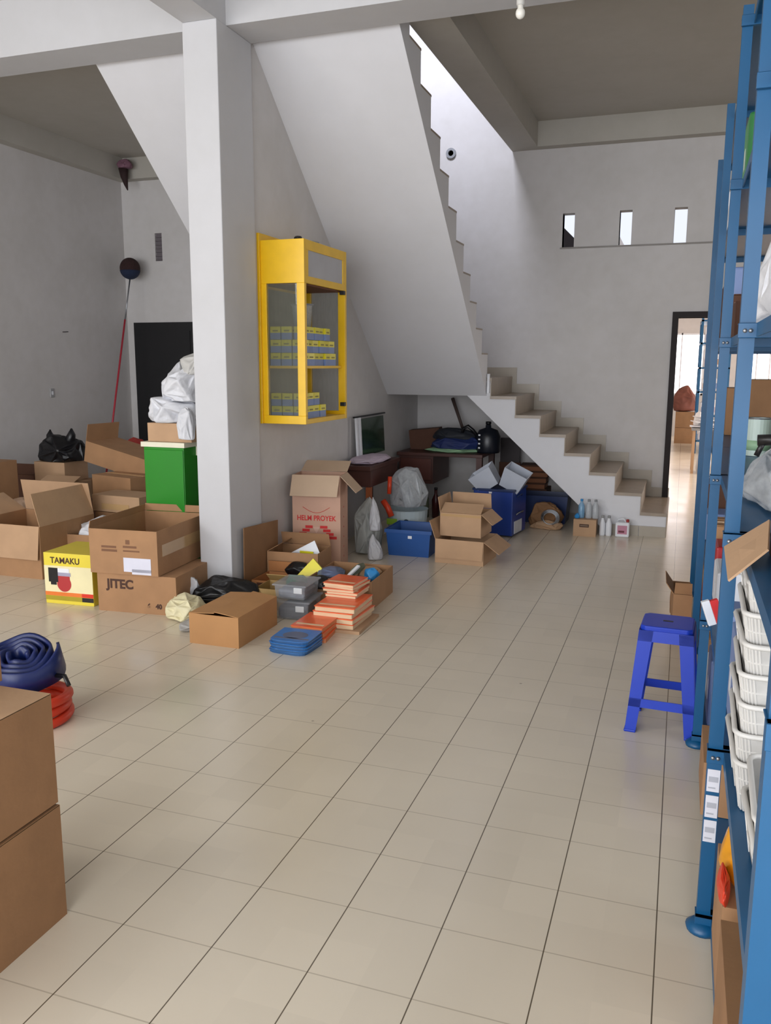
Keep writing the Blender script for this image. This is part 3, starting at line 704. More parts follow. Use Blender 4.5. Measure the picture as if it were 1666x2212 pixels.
# green cabinet
gc = thing('green_cabinet', 'bright green metal cabinet standing behind the open carton, left of the column', 'cabinet', (-3.57, 5.56, 0))
MB().box(-.17, .17, -.26, .24, 0, 1.04).build('body', M_green, gc, bevel=.004)
MB().box(-.165, .165, -.268, -.262, .02, 1.02).build('door', M_green, gc, bevel=.003)
MB().box(-.185, .185, -.275, .25, 1.04, 1.075).box(.172, .186, -.1, .25, .97, 1.04).build('top_cover', smat('cream_cover', (226, 222, 200), rough=0.6), gc)
carton('plain tan box on top of the green cabinet', (-3.535, 5.56, 1.077), (.37, .46, .135), 0, M_cardl, None, open_top=False, tape=True)
crumple('white_sack', M_sack, (.46, .5, .22), 81, 'flat lower white sack draped over the tan box on the green cabinet', 'sack', (-3.56, 5.50, 1.205), sub=5, amp=.3)
crumple('white_sack', M_sack, (.40, .42, .30), 85, 'bulging upper white sack on the heap above the green cabinet', 'sack', (-3.46, 5.50, 1.36), rz=.6, sub=5, amp=.3)
crumple('white_sack', smat('sack_grey', (190, 188, 184), rough=0.7, var=0.1, bump=0.4, bscale=25), (.24, .3, .17), 83, 'greyish sack tip at the very top of the heap on the green cabinet', 'sack', (-3.38, 5.5, 1.56), sub=4, amp=.3)
crumple('white_sack', M_sack, (.13, .12, .24), 84, 'small white sack end hanging over the tan box front', 'sack', (-3.37, 5.33-.04, 1.10), sub=4, amp=.25)
# red bag on a small stand
sd = thing('wire_stand', 'low white wire stand behind the green cabinet', 'stand', (-5.46, 7.6, 0))
for sx in (-1, 1):
    for sy in (-1, 1): MB().tube([(sx*.09, sy*.09, 0), (sx*.09, sy*.09, .65)], .008, 8).build('leg', M_white, sd, smooth=True)
MB().box(-.1, .1, -.1, .1, .65, .665).box(-.1, .1, -.1, .1, .3, .31).build('shelf', M_white, sd)
crumple('red_bag', M_redcloth, (.24, .2, .20), 86, 'dark red cloth bag on the wire stand by the green cabinet', 'bag', (-5.46, 7.6, .666), sub=4)

# ------------------------------------------------------------------ carton pile along the left wall
pg = 'cartons heaped along the left wall'
c = carton('open pale carton in front of the left pile, its front flap folded down', (-4.92, 5.42, 0), (.70, .64, .41), 0, M_card, {'f': 263, 'b': 80, 'r': 75, 'l': 150}, fl=.26, mflap=M_cardl)
b1 = carton('brown carton under the white bubble wrap, behind the yellow box', (-4.38, 5.62, 0), (.42, .40, .30), .1, M_card, {'l': 100}, fl=.1, group=None)
crumple('bubble_wrap', M_sack, (.40, .36, .17), 90, 'white bubble wrap spilling from the carton behind the yellow box', 'wrap', (-4.38, 5.60, .25), sub=5, amp=.35)
c = carton('light tan closed box with shiny tape lying on the left pile', (-4.46, 6.05, .40), (.50, .30, .14), math.radians(-4), M_cardl, None, open_top=False)
MB().box(-.15, .14, -.153, -.1505, .02, .07).build('tape', M_tape, c)
carton('brown carton on the floor supporting the tan taped box', (-4.40, 6.12, 0), (.56, .44, .395), 0, M_cardd, None, open_top=False)
carton('mid brown closed box under the big tilted carton', (-4.78, 6.48, .40), (.52, .34, .24), math.radians(-14), M_card, None, open_top=False, tape=True)
carton('dark carton base on the floor behind the tan taped box', (-4.85, 6.6, 0), (.7, .42, .395), 0, M_cardk, None, open_top=False)
t = carton('big tilted carton lying upside down on the top of the left pile', (-5.0, 6.85, .64), (.78, .42, .20), 0, M_card, {'l': 90}, fl=.16, rot=(0, math.radians(11), math.radians(-8)), open_top=False)
carton('small dark brown box beside the green cabinet base in the left pile', (-4.42, 6.75, 0), (.24, .3, .50), 0, M_cardk, None, open_top=False)
carton('square tan box holding the black bag on the left pile', (-6.1, 7.0+.19, .44), (.38, .36, .20), 0, M_cardl, None, open_top=False)
carton('brown carton at the bottom under the square tan box', (-6.1, 7.2, 0), (.56, .44, .435), 0, M_card, None, open_top=False)
carton('tan box with crumpled side in front of the square tan box', (-5.78, 6.85, .26), (.40, .30, .22), .06, M_cardl, {'f': 20}, fl=.15)
carton('brown floor carton carrying the crumpled tan box', (-5.75, 6.8, 0), (.5, .4, .255), 0, M_cardd, None, open_top=False)
b = thing('blue_basket', 'small dark blue plastic basket wedged in the left carton pile', 'basket', (-5.45, 6.50, .32))
MB().lathe([(.001, 0), (.085, 0), (.1, .18), (.094, .18), (.08, .01), (.001, .01)], 20).build('body', M_navy, b, smooth=False)
MB().tube([(.1*math.cos(a*PI/12), .1*math.sin(a*PI/12), .18) for a in range(24)], .006, 6, closed=True).build('rim', M_navy, b, smooth=True)
carton('brown box under the small blue basket', (-5.42, 6.48, 0), (.36, .34, .318), 0, M_card, None, open_top=False)
carton('dark red-brown box by the left wall behind the pile', (-6.58, 7.3, 0), (.36, .40, .48), .05, M_cardk, {'f': 40}, fl=.15)
crumple('brown_paper_bag', smat('kraft_film', (168, 140, 118), rough=0.4, var=.1), (.46, .34, .30), 93, 'pale brown wrapped bundle low at the left edge of the pile', 'bundle', (-5.72, 6.25, .12), sub=4)
carton('flat carton below the pale brown wrapped bundle', (-5.72, 6.22, 0), (.5, .36, .12), 0, M_cardd, None, open_top=False)
carton('tall brown box cut by the left picture edge', (-6.22, 6.35, 0), (.36, .30, .72), 0, M_card, None, open_top=False)
kb = thing('black_bag', 'knotted black plastic bag on top of the left pile', 'bag', (-6.06, 7.15, .642))
crumple('body', M_blackbag, (.52, .42, .28), 97, parent=kb, sub=5, amp=.25)
MB().tube([(-.09, 0, .17), (-.13, 0, .27), (-.12, 0, .32)], [.07, .035, .008], 9).build('tied_tip', M_blackbag, kb, smooth=True)
MB().tube([(.10, 0, .17), (.15, 0, .28), (.15, 0, .34)], [.07, .04, .008], 9).build('tied_tip', M_blackbag, kb, smooth=True)

# duster pole in the corner
dp = thing('ceiling_duster', 'round dark duster on a long red pole leaning in the corner', 'duster', (-6.58, 8.45, 0))
p0 = Vector((0, 0, 0)); p1 = Vector((-.05, .83, 2.72)); pm = p0.lerp(p1, .80)
MB().tube([p0, pm], .012, 10).build('pole', M_pole, dp, smooth=True)
MB().tube([pm, p1], .009, 10).build('pole_tip', M_steel, dp, smooth=True)
h = MB().lathe([(.001, -.13)]+[(.125*math.cos(a*PI/16), .13*math.sin(a*PI/16)) for a in range(-7, 8)]+[(.001, .13)], 24).xf(Matrix.Translation(p1+Vector((0, .0, .09))))
ob = h.build('brush_head', smat('bristle_dark', (48, 26, 24), rough=0.9, var=0.3, scale=40, bump=0.8, bscale=90), dp, smooth=True)
MB().lathe([(.001, -.134)]+[(.128*math.cos(a*PI/16), .134*math.sin(a*PI/16)) for a in range(-7, 0)], 24).xf(Matrix.Translation(p1+Vector((0, 0, .09)))).build('blue_bristles', smat('bristle_blue', (28, 40, 66), rough=0.9, bump=0.8, bscale=90), dp, smooth=True)
# bundle in the ceiling corner
cn = thing('corner_bundle', 'dark pointed bundle with a pinkish top hanging in the ceiling corner', 'bundle', (-6.63, 9.28, 3.74))
MB().tube([(.02, 0, 0), (.0, 0, .07), (-.02, 0, .16), (-.03, 0, .26)], [.006, .025, .045, .06], 12).build('pointed_end', smat('root_brown', (44, 24, 24), rough=0.8), cn, smooth=True)
crumple('top_part', smat('dull_pink', (120, 84, 100), rough=0.6), (.2, .16, .12), 99, parent=cn, loc=(0, 0, .25), sub=3)
# marks on left wall
sw = thing('wall_switch', 'small grey switch plate low on the left wall', 'switch', (-6.9, 8.05, 1.30))
MB().box(0, .012, -.03, .03, -.05, .05).build('plate', smat('switch_grey', (160, 160, 162), rough=0.5), sw, bevel=.003)
MB().box(.012, .017, -.012, .012, -.02, .02).build('rocker', M_white, sw)
one('wall_hook', MB().tube([(0, 0, 0), (.03, 0, 0), (.035, .05, .004)], .005, 6), M_frame, 'small dark hook on the left wall above the switch', 'hook', (-6.9, 8.3, 2.0))

# hanging bulb
hb = thing('hanging_bulb', 'small white bulb and holder hanging at the top of the picture', 'lamp', (-.774, 4.0, 3.14))
MB().tube([(0, 0, .09), (0, 0, 1.01)], .003, 6).build('cord', M_grey, hb, smooth=True)
MB().lathe([(.016, .055), (.018, .06), (.018, .10), (.012, .11), (.001, .112)], 14).build('socket', smat('holder_grey', (190, 188, 184), rough=0.5), hb, smooth=True)
MB().lathe([(.001, 0)]+[(.021*math.sin(a*PI/10), .024-.024*math.cos(a*PI/10)) for a in range(1, 9)]+[(.014, .058)], 14).build('bulb', smat('frosted_white', (225, 222, 214), rough=0.3), hb, smooth=True)

# ------------------------------------------------------------------ centre group before the stairs
# large carton
hp = carton('tall open pinkish-tan carton with red lettering and stripes, against the stair wall', (-2.70, 6.16, 0), (.39, .26, .78), math.radians(9), smat('pinkish_card', (200, 160, 138), rough=0.8, var=0.05), {'f': 240, 'r': 226, 'b': 158}, fl=.18, mflap=smat('flap_tan', (196, 170, 144), rough=0.8, var=.05))
text('HELM PROYEK', .057, M_red, hp, (0.0, -.1315, .44), sx=.86, bold=.0012)
for i in range(4):
    for sg_ in (-1, 1):
        xs_ = sorted((sg_*(.05+.025*i-.02), sg_*(.05+.025*i+.04)))
        MB().box(xs_[0], xs_[1], -.1325, -.1312, .36-.028*i, .382-.028*i).build('red_stripe', M_red, hp)
MB().tube([(-.11+.22*k/16, -.1325, .53-.045*math.sin(PI*k/16)) for k in range(17)], .0018, 5).build('printed_arc', M_red, hp)
MB().plate([(-.03, -.132, .37), (.03, -.132, .37), (.0, -.132, .32)], .001).build('printed_triangle', smat('pale_print', (214, 176, 158), rough=0.7), hp)
for k in range(6): text('+', .03, M_red, hp, (.1965, -.02, .12+k*.08), rot=(PI/2, 0, PI/2))
# leaning board
o = one('cardboard_sheet', MB().plate([(0, 0, 0), (0, .50, 0), (0, .50, .475), (0, 0, .50)], .006), M_cardd, 'flat brown cardboard sheet leaning against the column and wall', 'cardboard', (-2.90, 5.55, 0), rot=(0, 0, 0))
o.location = (-2.880, 5.20, .0); o.rotation_euler = (0, math.radians(1), math.radians(-2))
# open carton with papers
oc = carton('open carton with a folded white paper inside, in front of the tall lettered carton', (-2.665, 5.68, 0), (.40, .30, .27), math.radians(4), M_card, {'l': 30, 'b': 70}, fl=.10)
o = thing('paper_sheet', 'white paper sheet with a yellow strip standing in the open carton', 'paper', (-2.6, 5.66, .23))
MB().plate([(-.14, 0, 0), (.12, 0, .0), (.06, .02, .11)], .003).build('sheet', M_white, o)
MB().box(-.05, .06, -.008, -.004, .005, .03).build('yellow_strip', M_yel, o)
crumple('black_pouch', M_black, (.20, .1, .10), 101, 'black pouch hanging at the front of the open carton', 'pouch', (-2.58, 5.47, .12), sub=4)
o = one('retail_packet', MB().plate([(-.10, 0, 0), (.08, 0, .02), (.12, .02, .10), (.04, .05, .16)], .02), M_yel, 'yellow-green cardboard packet leaning on the black pouch', 'packet', (-2.45, 5.32, .12))
# front open box (with dark lining) and taped carton
fb = carton('low orange-brown open box behind the clear tubs', (-2.66, 5.36, 0), (.34, .28, .125), .02, smat('orange_card', (176, 118, 70), rough=0.7, var=.06), {'b': 80}, fl=.08)
MB().box(-.13, .02, -.1415, -.1405, .05, .11).build('window_cutout', M_cardk, fb)
lb_ = carton('low tan carton with shiny edge beside the clear tubs', (-2.50, 5.10, 0), (.36, .24, .14), .03, smat('ochre_card', (178, 146, 92), rough=0.6, var=.06), {'b': 40}, fl=.08)
crumple('green_film', M_greenf, (.16, .12, .09), 103, 'crumpled green plastic film behind the clear tubs', 'film', (-2.42, 5.12, .13), sub=4)
crumple('black_film', M_blackbag, (.22, .16, .09), 104, 'black plastic wrap next to the green film', 'film', (-2.28, 5.18, .13), sub=4)
# stanley carton
sc = carton('open carton with dark capital lettering and mixed goods, behind the orange bundles', (-2.14, 5.42, 0), (.46, .50, .20), math.radians(2), M_card, None)
text('STANLEY', .052, M_ink, sc, (-.085, -.2515, .150), sx=1.12, bold=.0018)
for i, (x, y, z, sx_, sy_, sz_, m_, nm_) in enumerate(((-.12, -.05, .17, .2, .3, .05, M_greyp, 'grey-blue printed pack lying in the lettered carton'), (.02, .05, .20, .05, .36, .03, M_olive, 'olive cloth roll lying in the lettered carton'))):
    crumple('goods', m_, (sx_, sy_, sz_+.03), 110+i, nm_, 'pack', (-2.14+x, 5.42+y, z-.02), sub=4)
mb0 = MB().box(-.0125, .0125, -.1, .1, 0, .012); o = one("blister_card", mb0, M_white, 'white strip with a black tip poking from the lettered carton', 'card', (-2.10, 5.30, .205), rot=(math.radians(24), 0, math.radians(-18)))
crumple('blue_pouch', M_bluewrap, (.12, .12, .09), 113, 'light blue plastic pouch in the lettered carton corner', 'pouch', (-2.0, 5.45, .14), sub=4)
crumple('brown_paper', M_cardl, (.2, .24, .07), 114, 'loose tan paper in the lettered carton', 'paper', (-2.06, 5.55, .13), sub=4)
# filling inside
# clear tubs
def tub(label, loc, h, rz, fill, w=.24, d=.26):
    t = thing('clear_box', label, 'container', loc, rz)
    mb = MB(); a = .93
    mb.add([(-w/2*a, -d/2*a, 0), (w/2*a, -d/2*a, 0), (w/2*a, d/2*a, 0), (-w/2*a, d/2*a, 0), (-w/2, -d/2, h), (w/2, -d/2, h), (w/2, d/2, h), (-w/2, d/2, h)],
           [(0, 1, 2, 3), (0, 1, 5, 4), (1, 2, 6, 5), (2, 3, 7, 6), (3, 0, 4, 7)])
    o = mb.build('body', M_clear, t, bevel=.012)
    MB().box(-w/2-.01, w/2+.01, -d/2-.01, d/2+.01, h, h+.012).build('lid', M_clear, t, bevel=.004)
    MB().box(-w/2*.85, w/2*.85, -d/2*.85, d/2*.85, .006, h*.72).build('dark_contents', fill, t, bevel=.02)
    MB().box(.03, .09, -d/2-.004, -d/2+.006, h*.5, h*.5+.04).build('latch', smat('cloud_white', (205, 208, 210), rough=0.3), t, bevel=.004)
    return t
tub('lower clear plastic box with dark contents beside the orange bundles', (-2.33, 4.93, 0), .115, .08, smat('dark_goods', (52, 54, 58), rough=0.5, var=0.3, scale=30))
tub('upper clear plastic box stacked on the dark-filled one', (-2.345, 4.95, .128), .09, .03, smat('grey_goods', (120, 122, 130), rough=0.5, var=0.2, scale=30), w=.22, d=.25)
# bundles
def packs(n, loc, w, d, h, rz, labels, mtop, mside, name='flat_pack', jitter=.012, seed=1, group=None, plank=None):
    r_ = random.Random(seed); z = loc[2]
    for i in range(n):
        t = thing(name, labels[i], 'pack', (loc[0]+r_.uniform(-jitter, jitter), loc[1]+r_.uniform(-jitter, jitter), z), rz+r_.uniform(-.09, .09), group)
        c_ = .07 if mtop is M_bluep else .008
        def outl(e):
            p = [(-w/2+e, d/2-e), (-w/2+e, -d/2+c_)]+[(-w/2+e+c_*(1-math.cos(q*PI/10)), -d/2+e+c_*.55*(1-math.sin(q*PI/10))) for q in range(1, 6)]
            return p+[(w/2-e-c_*(1-math.sin(q*PI/10)), -d/2+e+c_*.55*(1-math.cos(q*PI/10))) for q in range(0, 5)]+[(w/2-e, -d/2+c_), (w/2-e, d/2-e)]
        MB().prism(outl(.004), 'z', 0, h*.80).build('pages', mside, t)
        MB().prism(outl(0), 'z', h*.80, h*.97).build('cover', mtop, t, bevel=.001)
        MB().box(-w/2+.015, w/2-.015, -d/2+.045, -d/2+.07, h*.97, h*.99).build('printed_band', M_paper if mtop is M_orange else M_greyp, t)
        if mtop is M_bluep: MB().lathe([(.001, h*.975), (.07, h*.975), (.07, h*.99), (.001, h*.99)], 20, sx=1.1, sy=.9).build('printed_disc', M_greyp, t)
        z += h
    return z
L4 = lambda s: ['%s of the %s' % (k, s) for k in ('bottom orange pack', 'second orange pack from the bottom', 'third orange pack from the bottom', 'fourth orange pack from the bottom', 'fifth orange pack from the bottom')]
cb_ = one('cardboard_tray', MB().box(-.15, .15, -.2, .2, 0, .02), M_cardl, 'flat cardboard tray under the wide orange stack', 'tray', (-1.95, 4.86, 0), math.radians(2))
z1 = packs(4, (-1.97, 4.86, .021), .27, .36, .033, math.radians(2), L4('wide orange stack'), M_orange, M_paper, seed=3)
packs(5, (-2.02, 5.02, z1), .22, .24, .019, math.radians(-4), L4('small upper orange stack'), M_orange, M_paper, seed=5, jitter=.013)
packs(3, (-2.04, 4.60, 0), .21, .30, .030, math.radians(5), L4('front orange stack behind the blue one')[:3], M_orange, M_coral if False else smat('orange_pages', (214, 130, 84), rough=.5, var=.1), seed=7, jitter=.014)
LB = ['%s of the blue stack on the floor' % k for k in ('bottom blue pack', 'second blue pack from the bottom', 'third blue pack from the bottom', 'fourth blue pack from the bottom', 'top blue pack with the grey picture')]
packs(5, (-2.06, 4.31, 0), .245, .24, .0165, math.radians(0), LB, M_bluep, smat('blue_pages', (40, 84, 130), rough=.5, var=.15), seed=9, jitter=.011)
# front closed carton with torn top
pc = carton('brown closed carton with a torn top flap, front of the centre group', (-2.53, 4.44, 0), (.33, .50, .185), math.radians(0), smat('carton_warm', (184, 136, 88), rough=0.75, var=0.06), {'l': 4, 'r': 7}, fl=.165)
crumple('black_bag', M_blackbag, (.48, .27, .22), 120, 'black plastic bag slumped at the foot of the column', 'bag', (-2.87, 4.92, .0), rz=.30, sub=5, amp=.2)
crumple('cream_bag', M_cream, (.27, .27, .16), 123, 'cream coloured plastic bag between the lettered box and the black bag', 'bag', (-2.99, 4.62, 0), rz=-.5, sub=5, amp=.28)
crumple('white_scrap', M_sack, (.14, .12, .22), 125, 'small white crumpled bag tip behind the cream bag', 'bag', (-3.10, 4.86, .0), sub=4, amp=.35)
crumple('grey_scrap', smat('grey_film', (170, 168, 164), rough=.5), (.16, .2, .07), 126, 'grey crumpled wrap on floor in front of the cream bag', 'wrap', (-2.83, 4.42, 0), sub=4, amp=.3)
# sheets right of lettered tall carton
crumple('grey_sack', smat('pale_grey_sack', (168, 170, 166), rough=0.7, var=.08, bump=.3), (.24, .32, .50), 130, 'tall pale grey sack beside the tall lettered carton', 'sack', (-2.55, 6.85, 0), sub=5, amp=.2)
crumple('white_rag', M_sack, (.10, .12, .30), 131, 'white rag hanging down in front of the pale grey sack', 'rag', (-2.44, 6.72, .22), sub=4, amp=.3)
crumple('white_rag', M_sack, (.13, .13, .22), 132, 'white crumpled plastic standing next to the blue bin', 'rag', (-2.40, 6.62, 0), sub=4, amp=.35)
one('brick', MB().box(-.05, .05, -.05, .05, 0, .2), smat('brick_red', (112, 52, 42), rough=.8), 'dark red block behind the white crumpled plastic', 'block', (-2.60, 7.15, 0), bevel=.004)
# blue bin
bn = thing('blue_bin', 'blue rectangular plastic bin with a small white tag, on the floor', 'bin', (-2.17, 7.02, 0), math.radians(1))
def open_bin(t, w, d, h, m, th=.006, a=.9):
    A = a; mb = MB()
    o1 = [(-w/2*A, -d/2*A, 0), (w/2*A, -d/2*A, 0), (w/2*A, d/2*A, 0), (-w/2*A, d/2*A, 0)]; o2 = [(-w/2, -d/2, h), (w/2, -d/2, h), (w/2, d/2, h), (-w/2, d/2, h)]
    i2 = [(-w/2+th, -d/2+th, h), (w/2-th, -d/2+th, h), (w/2-th, d/2-th, h), (-w/2+th, d/2-th, h)]; i1 = [(x*.96, y*.96, .01) for x, y, z in o1]
    mb.add(o1+o2+i2+i1, [(0, 1, 2, 3)]+[(k, (k+1) % 4, 4+(k+1) % 4, 4+k) for k in range(4)]+[(4+k, 4+(k+1) % 4, 8+(k+1) % 4, 8+k) for k in range(4)]+[(8+k, 8+(k+1) % 4, 12+(k+1) % 4, 12+k) for k in range(4)]+[(12, 13, 14, 15)])
    return mb.build('body', m, t)
open_bin(bn, .40, .42, .23, M_bin)
MB().box(-.205, .205, -.215, -.208, .205, .235).box(-.205, .205, .208, .215, .205, .235).box(-.212, -.205, -.215, .215, .205, .235).box(.205, .212, -.215, .215, .205, .235).build('rim', M_bin, bn)
MB().box(.0, .035, -.212, -.209, .16, .185).build('white_tag', M_white, bn)
# two open cartons
lo = carton('lower open tan carton with its side flap spread over the floor', (-1.67, 6.90, 0), (.42, .42, .20), math.radians(-3), M_cardl, {'r': 215, 'l': 110, 'f': 265}, fl=.16)
up = carton('upper taller tan carton standing in the open one', (-1.70, 7.0, .205), (.36, .34, .20), math.radians(-3), M_cardl, {'b': 84, 'f': 30, 'r': 220, 'l': 100}, fl=.13)
for k in (1,): MB().box(-.175, .175, -.1715, -.1705, .17, .19).build('tape', M_tape, up)
# white drum / pail with net bag
pl = thing('plastic_pail', 'white pail with a green-yellow print behind the blue bin', 'pail', (-2.40, 7.52, 0))
MB().lathe([(.001, 0), (.17, 0), (.195, .29), (.20, .30), (.188, .30), (.165, .01), (.001, .01)], 28).build('body', M_pailw, pl, smooth=False)
MB().box(-.14, -.04, -.19, -.182, .17, .225).build('printed_green_label', M_lime, pl)
MB().lathe([(.001, 0), (.028, 0), (.028, .002), (.001, .002)], 18).xf(Matrix.Translation((.05, -.1875, .2)) @ Matrix.Rotation(PI/2+.05, 4, 'X')).build('printed_emblem', smat('emblem_dark', (30, 50, 56), rough=.5), pl)
MB().box(.025, .075, -.192, -.186, .16, .19).build('printed_emblem_base', MATS['emblem_dark'], pl)
nb = thing('net_bag', 'round grey bundle wrapped in clear film on the white pail', 'bag', (-2.36, 7.45, .33))
crumple('film', M_film, (.36, .34, .37), 140, parent=nb, sub=5, amp=.12)
crumple('contents', smat('grey_bundle', (120, 124, 122), rough=.5, var=.3, scale=20), (.30, .28, .31), 141, parent=nb, loc=(0, 0, .02), sub=4, amp=.1)
one('orange_tube', MB().tube([(0, 0, .16), (.05, -.01, .10), (.09, -.02, .02)], .028, 12), smat('orange_tube', (220, 70, 36), rough=.4), 'bright orange tube between the pail and the film bundle', 'tube', (-2.56, 7.28, .24), smooth=True)
one('orange_tube', MB().tube([(0, 0, .0), (.0, .02, .16)], .02, 12), MATS['orange_tube'], 'short orange tube at the left side of the film bundle', 'tube', (-2.51, 7.31, .46), smooth=True)
# wooden desk with cloth (left)
d1 = thing('wooden_desk', 'dark wooden desk along the stair wall behind the tall carton', 'desk', (-2.755, 7.45, 0))
MB().box(-.165, .165, -.42, .42, .70, .74).build('desk_top', M_wood, d1, bevel=.004)
MB().box(-.15, .15, -.38, .38, .55, .70).build('apron', M_wood, d1)
for sx in (-1, 1):
    for sy in (-1, 1): MB().box(sx*.135-.022, sx*.135+.022, sy*.38-.025, sy*.38+.025, 0, .55).build('leg', M_orangewood if (sx, sy) == (1, -1) else M_wood, d1)
crumple('folded_cloth', M_pink, (.32, .74, .06), 145, 'pale pinkish folded cloth on the desk by the stair wall', 'cloth', (-2.755, 7.45, .742), sub=5, amp=.1)
# sheet frame leaning on the wall
sf = thing('framed_sheet', 'dark green glassy sheet in a thin frame leaning on the stair wall', 'panel', (-2.86, 7.35, .77), rot=(0, math.radians(-3), 0))
MB().box(0, .006, .14, .82, 0, .36).build('sheet', M_dgreen, sf)
MB().box(-.005, .015, .0, .86, .375, .39).build('top_rail', M_black, sf)
for y in (.03, .11): MB().box(0, .02, y, y+.035, .0, .375).build('white_bar', M_white, sf)
# second desk with drawers in niche
d2_ = thing('drawer_desk', 'dark brown desk with drawers under the stair landing', 'desk', (-2.35, 8.95, 0))
MB().box(-.52, .42, -.35, .35, .68, .715).build('desk_top', M_wood, d2_, bevel=.004)
MB().box(-.50, -.12, -.32, .33, .38, .68).build('drawer_case', M_wood, d2_)
dw = MB().box(-.48, -.14, -.335, -.322, .42, .65).build('drawer', smat('drawer_brown', (84, 44, 36), rough=.4, var=.1), d2_, bevel=.004)
MB().tube([(-.35, -.35, .54), (-.27, -.35, .54)], .006, 8).build('drawer_handle', M_steel, dw, smooth=True)
for sx in (-.48, .38):
    for sy in (-.3, .3): MB().box(sx-.03, sx+.03, sy-.03, sy+.03, 0, .38 if sx < 0 else .68).build('leg', M_wood, d2_)
for i, x in enumerate((-2.68, -2.56, -2.1)):
    o = thing('bottle', ['grey-green bottle under the drawer desk, left one', 'dark red bottle under the drawer desk, middle one', 'pale bottle under the drawer desk near the cartons'][i], 'bottle', (x+.1, 8.72, 0))
    MB().lathe([(.001, 0), (.04, 0), (.042, .2), (.016, .26), (.016, .31), (.001, .31)], 16).build('body', [M_olive, smat('wine', (70, 24, 26), rough=.3), M_grey][i], o, smooth=True)
    MB().lathe([(.018, .305), (.018, .33), (.001, .33)], 12).build('cap', M_black, o, smooth=True)
crumple('green_towel', M_towel, (.66, .42, .045), 150, 'mint green folded towel under the blue bag on the drawer desk', 'towel', (-2.30, 8.86, .716), sub=5, amp=.12)
bb = thing('blue_duffel', 'dark blue duffel bag with black straps on the drawer desk', 'bag', (-2.26, 8.86, .75))
crumple('body', smat('duffel_blue', (28, 44, 96), rough=.6, var=.15), (.62, .34, .14), 151, parent=bb, sub=5, amp=.12)
crumple('top_fabric', smat('duffel_grey', (34, 38, 46), rough=.7), (.48, .28, .13), 152, parent=bb, loc=(-.04, 0, .09), sub=4, amp=.15)
MB().tube([(.05, -.05, .12), (.07, -.06, .22), (.12, -.05, .245), (.17, -.03, .20), (.24, 0, .10)], .02, 8).build('strap', M_black, bb, smooth=True)
tk = thing('sprayer_tank', 'black round-shouldered tank with a row of white marks behind the blue drawers', 'tank', (-1.93, 8.86, .716-.0))
MB().lathe([(.001, 0), (.12, 0), (.13, .02), (.13, .17), (.10, .24), (.03, .265), (.03, .29), (.02, .30), (.001, .30)], 24).build('body', smat('tank_black', (20, 24, 34), rough=.35), tk, smooth=True)
for k in range(4): MB().box(-.08, -.06, -.118, -.108, .05+k*.045, .065+k*.045).build('white_mark', M_white, tk)
MB().lathe([(.03, .3), (.03, .33), (.001, .332)], 14, c=(-.0, 0, 0)).build('cap', M_black, tk, smooth=True)
carton('tilted brown carton on the left end of the drawer desk', (-2.66, 9.05, .72), (.34, .2, .22), .1, M_cardk, None, open_top=False, rot=(0, math.radians(-6), .1))
one('wooden_stick', MB().tube([(0, 0, 0), (-.155, .12, .33)], [.016, .02], 10), smat('stick_brown', (82, 66, 60), rough=.7), 'thin wooden stick leaning against the niche wall', 'stick', (-2.32, 9.3, .93), smooth=True)
# blue drawer trolley
bd = thing('blue_trolley', 'tall dark blue plastic box with a pale lower corner beside the open cartons', 'box', (-1.64, 8.16, 0), math.radians(-8))
MB().box(-.20, .20, -.22, .20, .015, .455).build('body', smat('trolley_blue', (24, 58, 140), rough=.35, var=.05), bd, bevel=.008)
MB().box(-.21, .21, -.23, .21, .44, .462).build('rim', M_navy, bd, bevel=.004)
MB().box(.201, .207, -.16, .06, .03, .15).build('pale_sticker', M_sack, bd)
MB().tube([(.205, -.12, .21), (.225, -.10, .23), (.225, .04, .23), (.205, .06, .21)], .007, 8).build('handle', M_steel, bd, smooth=True)
MB().tube([(.205, -.10, .38), (.22, -.08, .40), (.22, .02, .40), (.205, .04, .38)], .006, 8).build('handle', M_navy, bd, smooth=True)
MB().box(-.04, -.01, -.224, -.221, .42, .435).build('white_tag', M_white, bd)
for i, (x, y, z, ry, lab) in enumerate(((-1.72, 8.08, .47, -34, 'left cloudy plastic tub tilted on the blue box'), (-1.53, 8.10, .47, 26, 'right cloudy plastic tub tilted on the blue box'))):
    t = thing('cloudy_tub', lab, 'container', (x, y, z), rot=(math.radians(8), math.radians(ry), 0))
    o = open_bin(t, .24, .26, .19, smat('cloudy_plastic', (188, 194, 206), rough=.2, var=.05), a=.82)
# far dark things under the stair
one('dark_board', MB().box(-.11, .11, -.02, .02, 0, .27), smat('dark_board', (50, 40, 42), rough=.6), 'dark board standing on the desk end under the slope', 'board', (-1.79, 9.40, .561))
one('shelf_crate', MB().box(-.18, .2, -.16, .16, 0, .30), M_cardk, 'dark crate carrying the stacked orange-brown boxes under the stair slope', 'crate', (-1.54, 9.36, 0))
for k in range(4):
    one('shoe_box', MB().box(-.16, .14, -.12, .12, 0, .06).box(-.165, .145, -.125, .125, .045, .063, 1), [smat('shoebox_orange', (150, 96, 64), rough=.7, var=.1), M_cardk],
        ['bottom', 'second', 'third', 'top'][k]+' orange-brown flat box of the stack under the stair slope', 'box', (-1.51+.01*k, 9.34, .301+k*.065), .03*k)
one('desk_side', MB().box(-.12, .12, -.02, .02, 0, .26), M_cardk, 'dark panel under the board at the niche end', 'panel', (-1.79, 9.40, .30))
nbx = thing('navy_bin', 'large navy plastic bin far under the stair slope', 'bin', (-1.32, 8.97, 0))
open_bin(nbx, .52, .36, .29, M_navy)
wc = thing('wire_bundle', 'heap of brown crumpled paper and wire coils under the stair slope', 'heap', (-1.25, 8.62, 0))
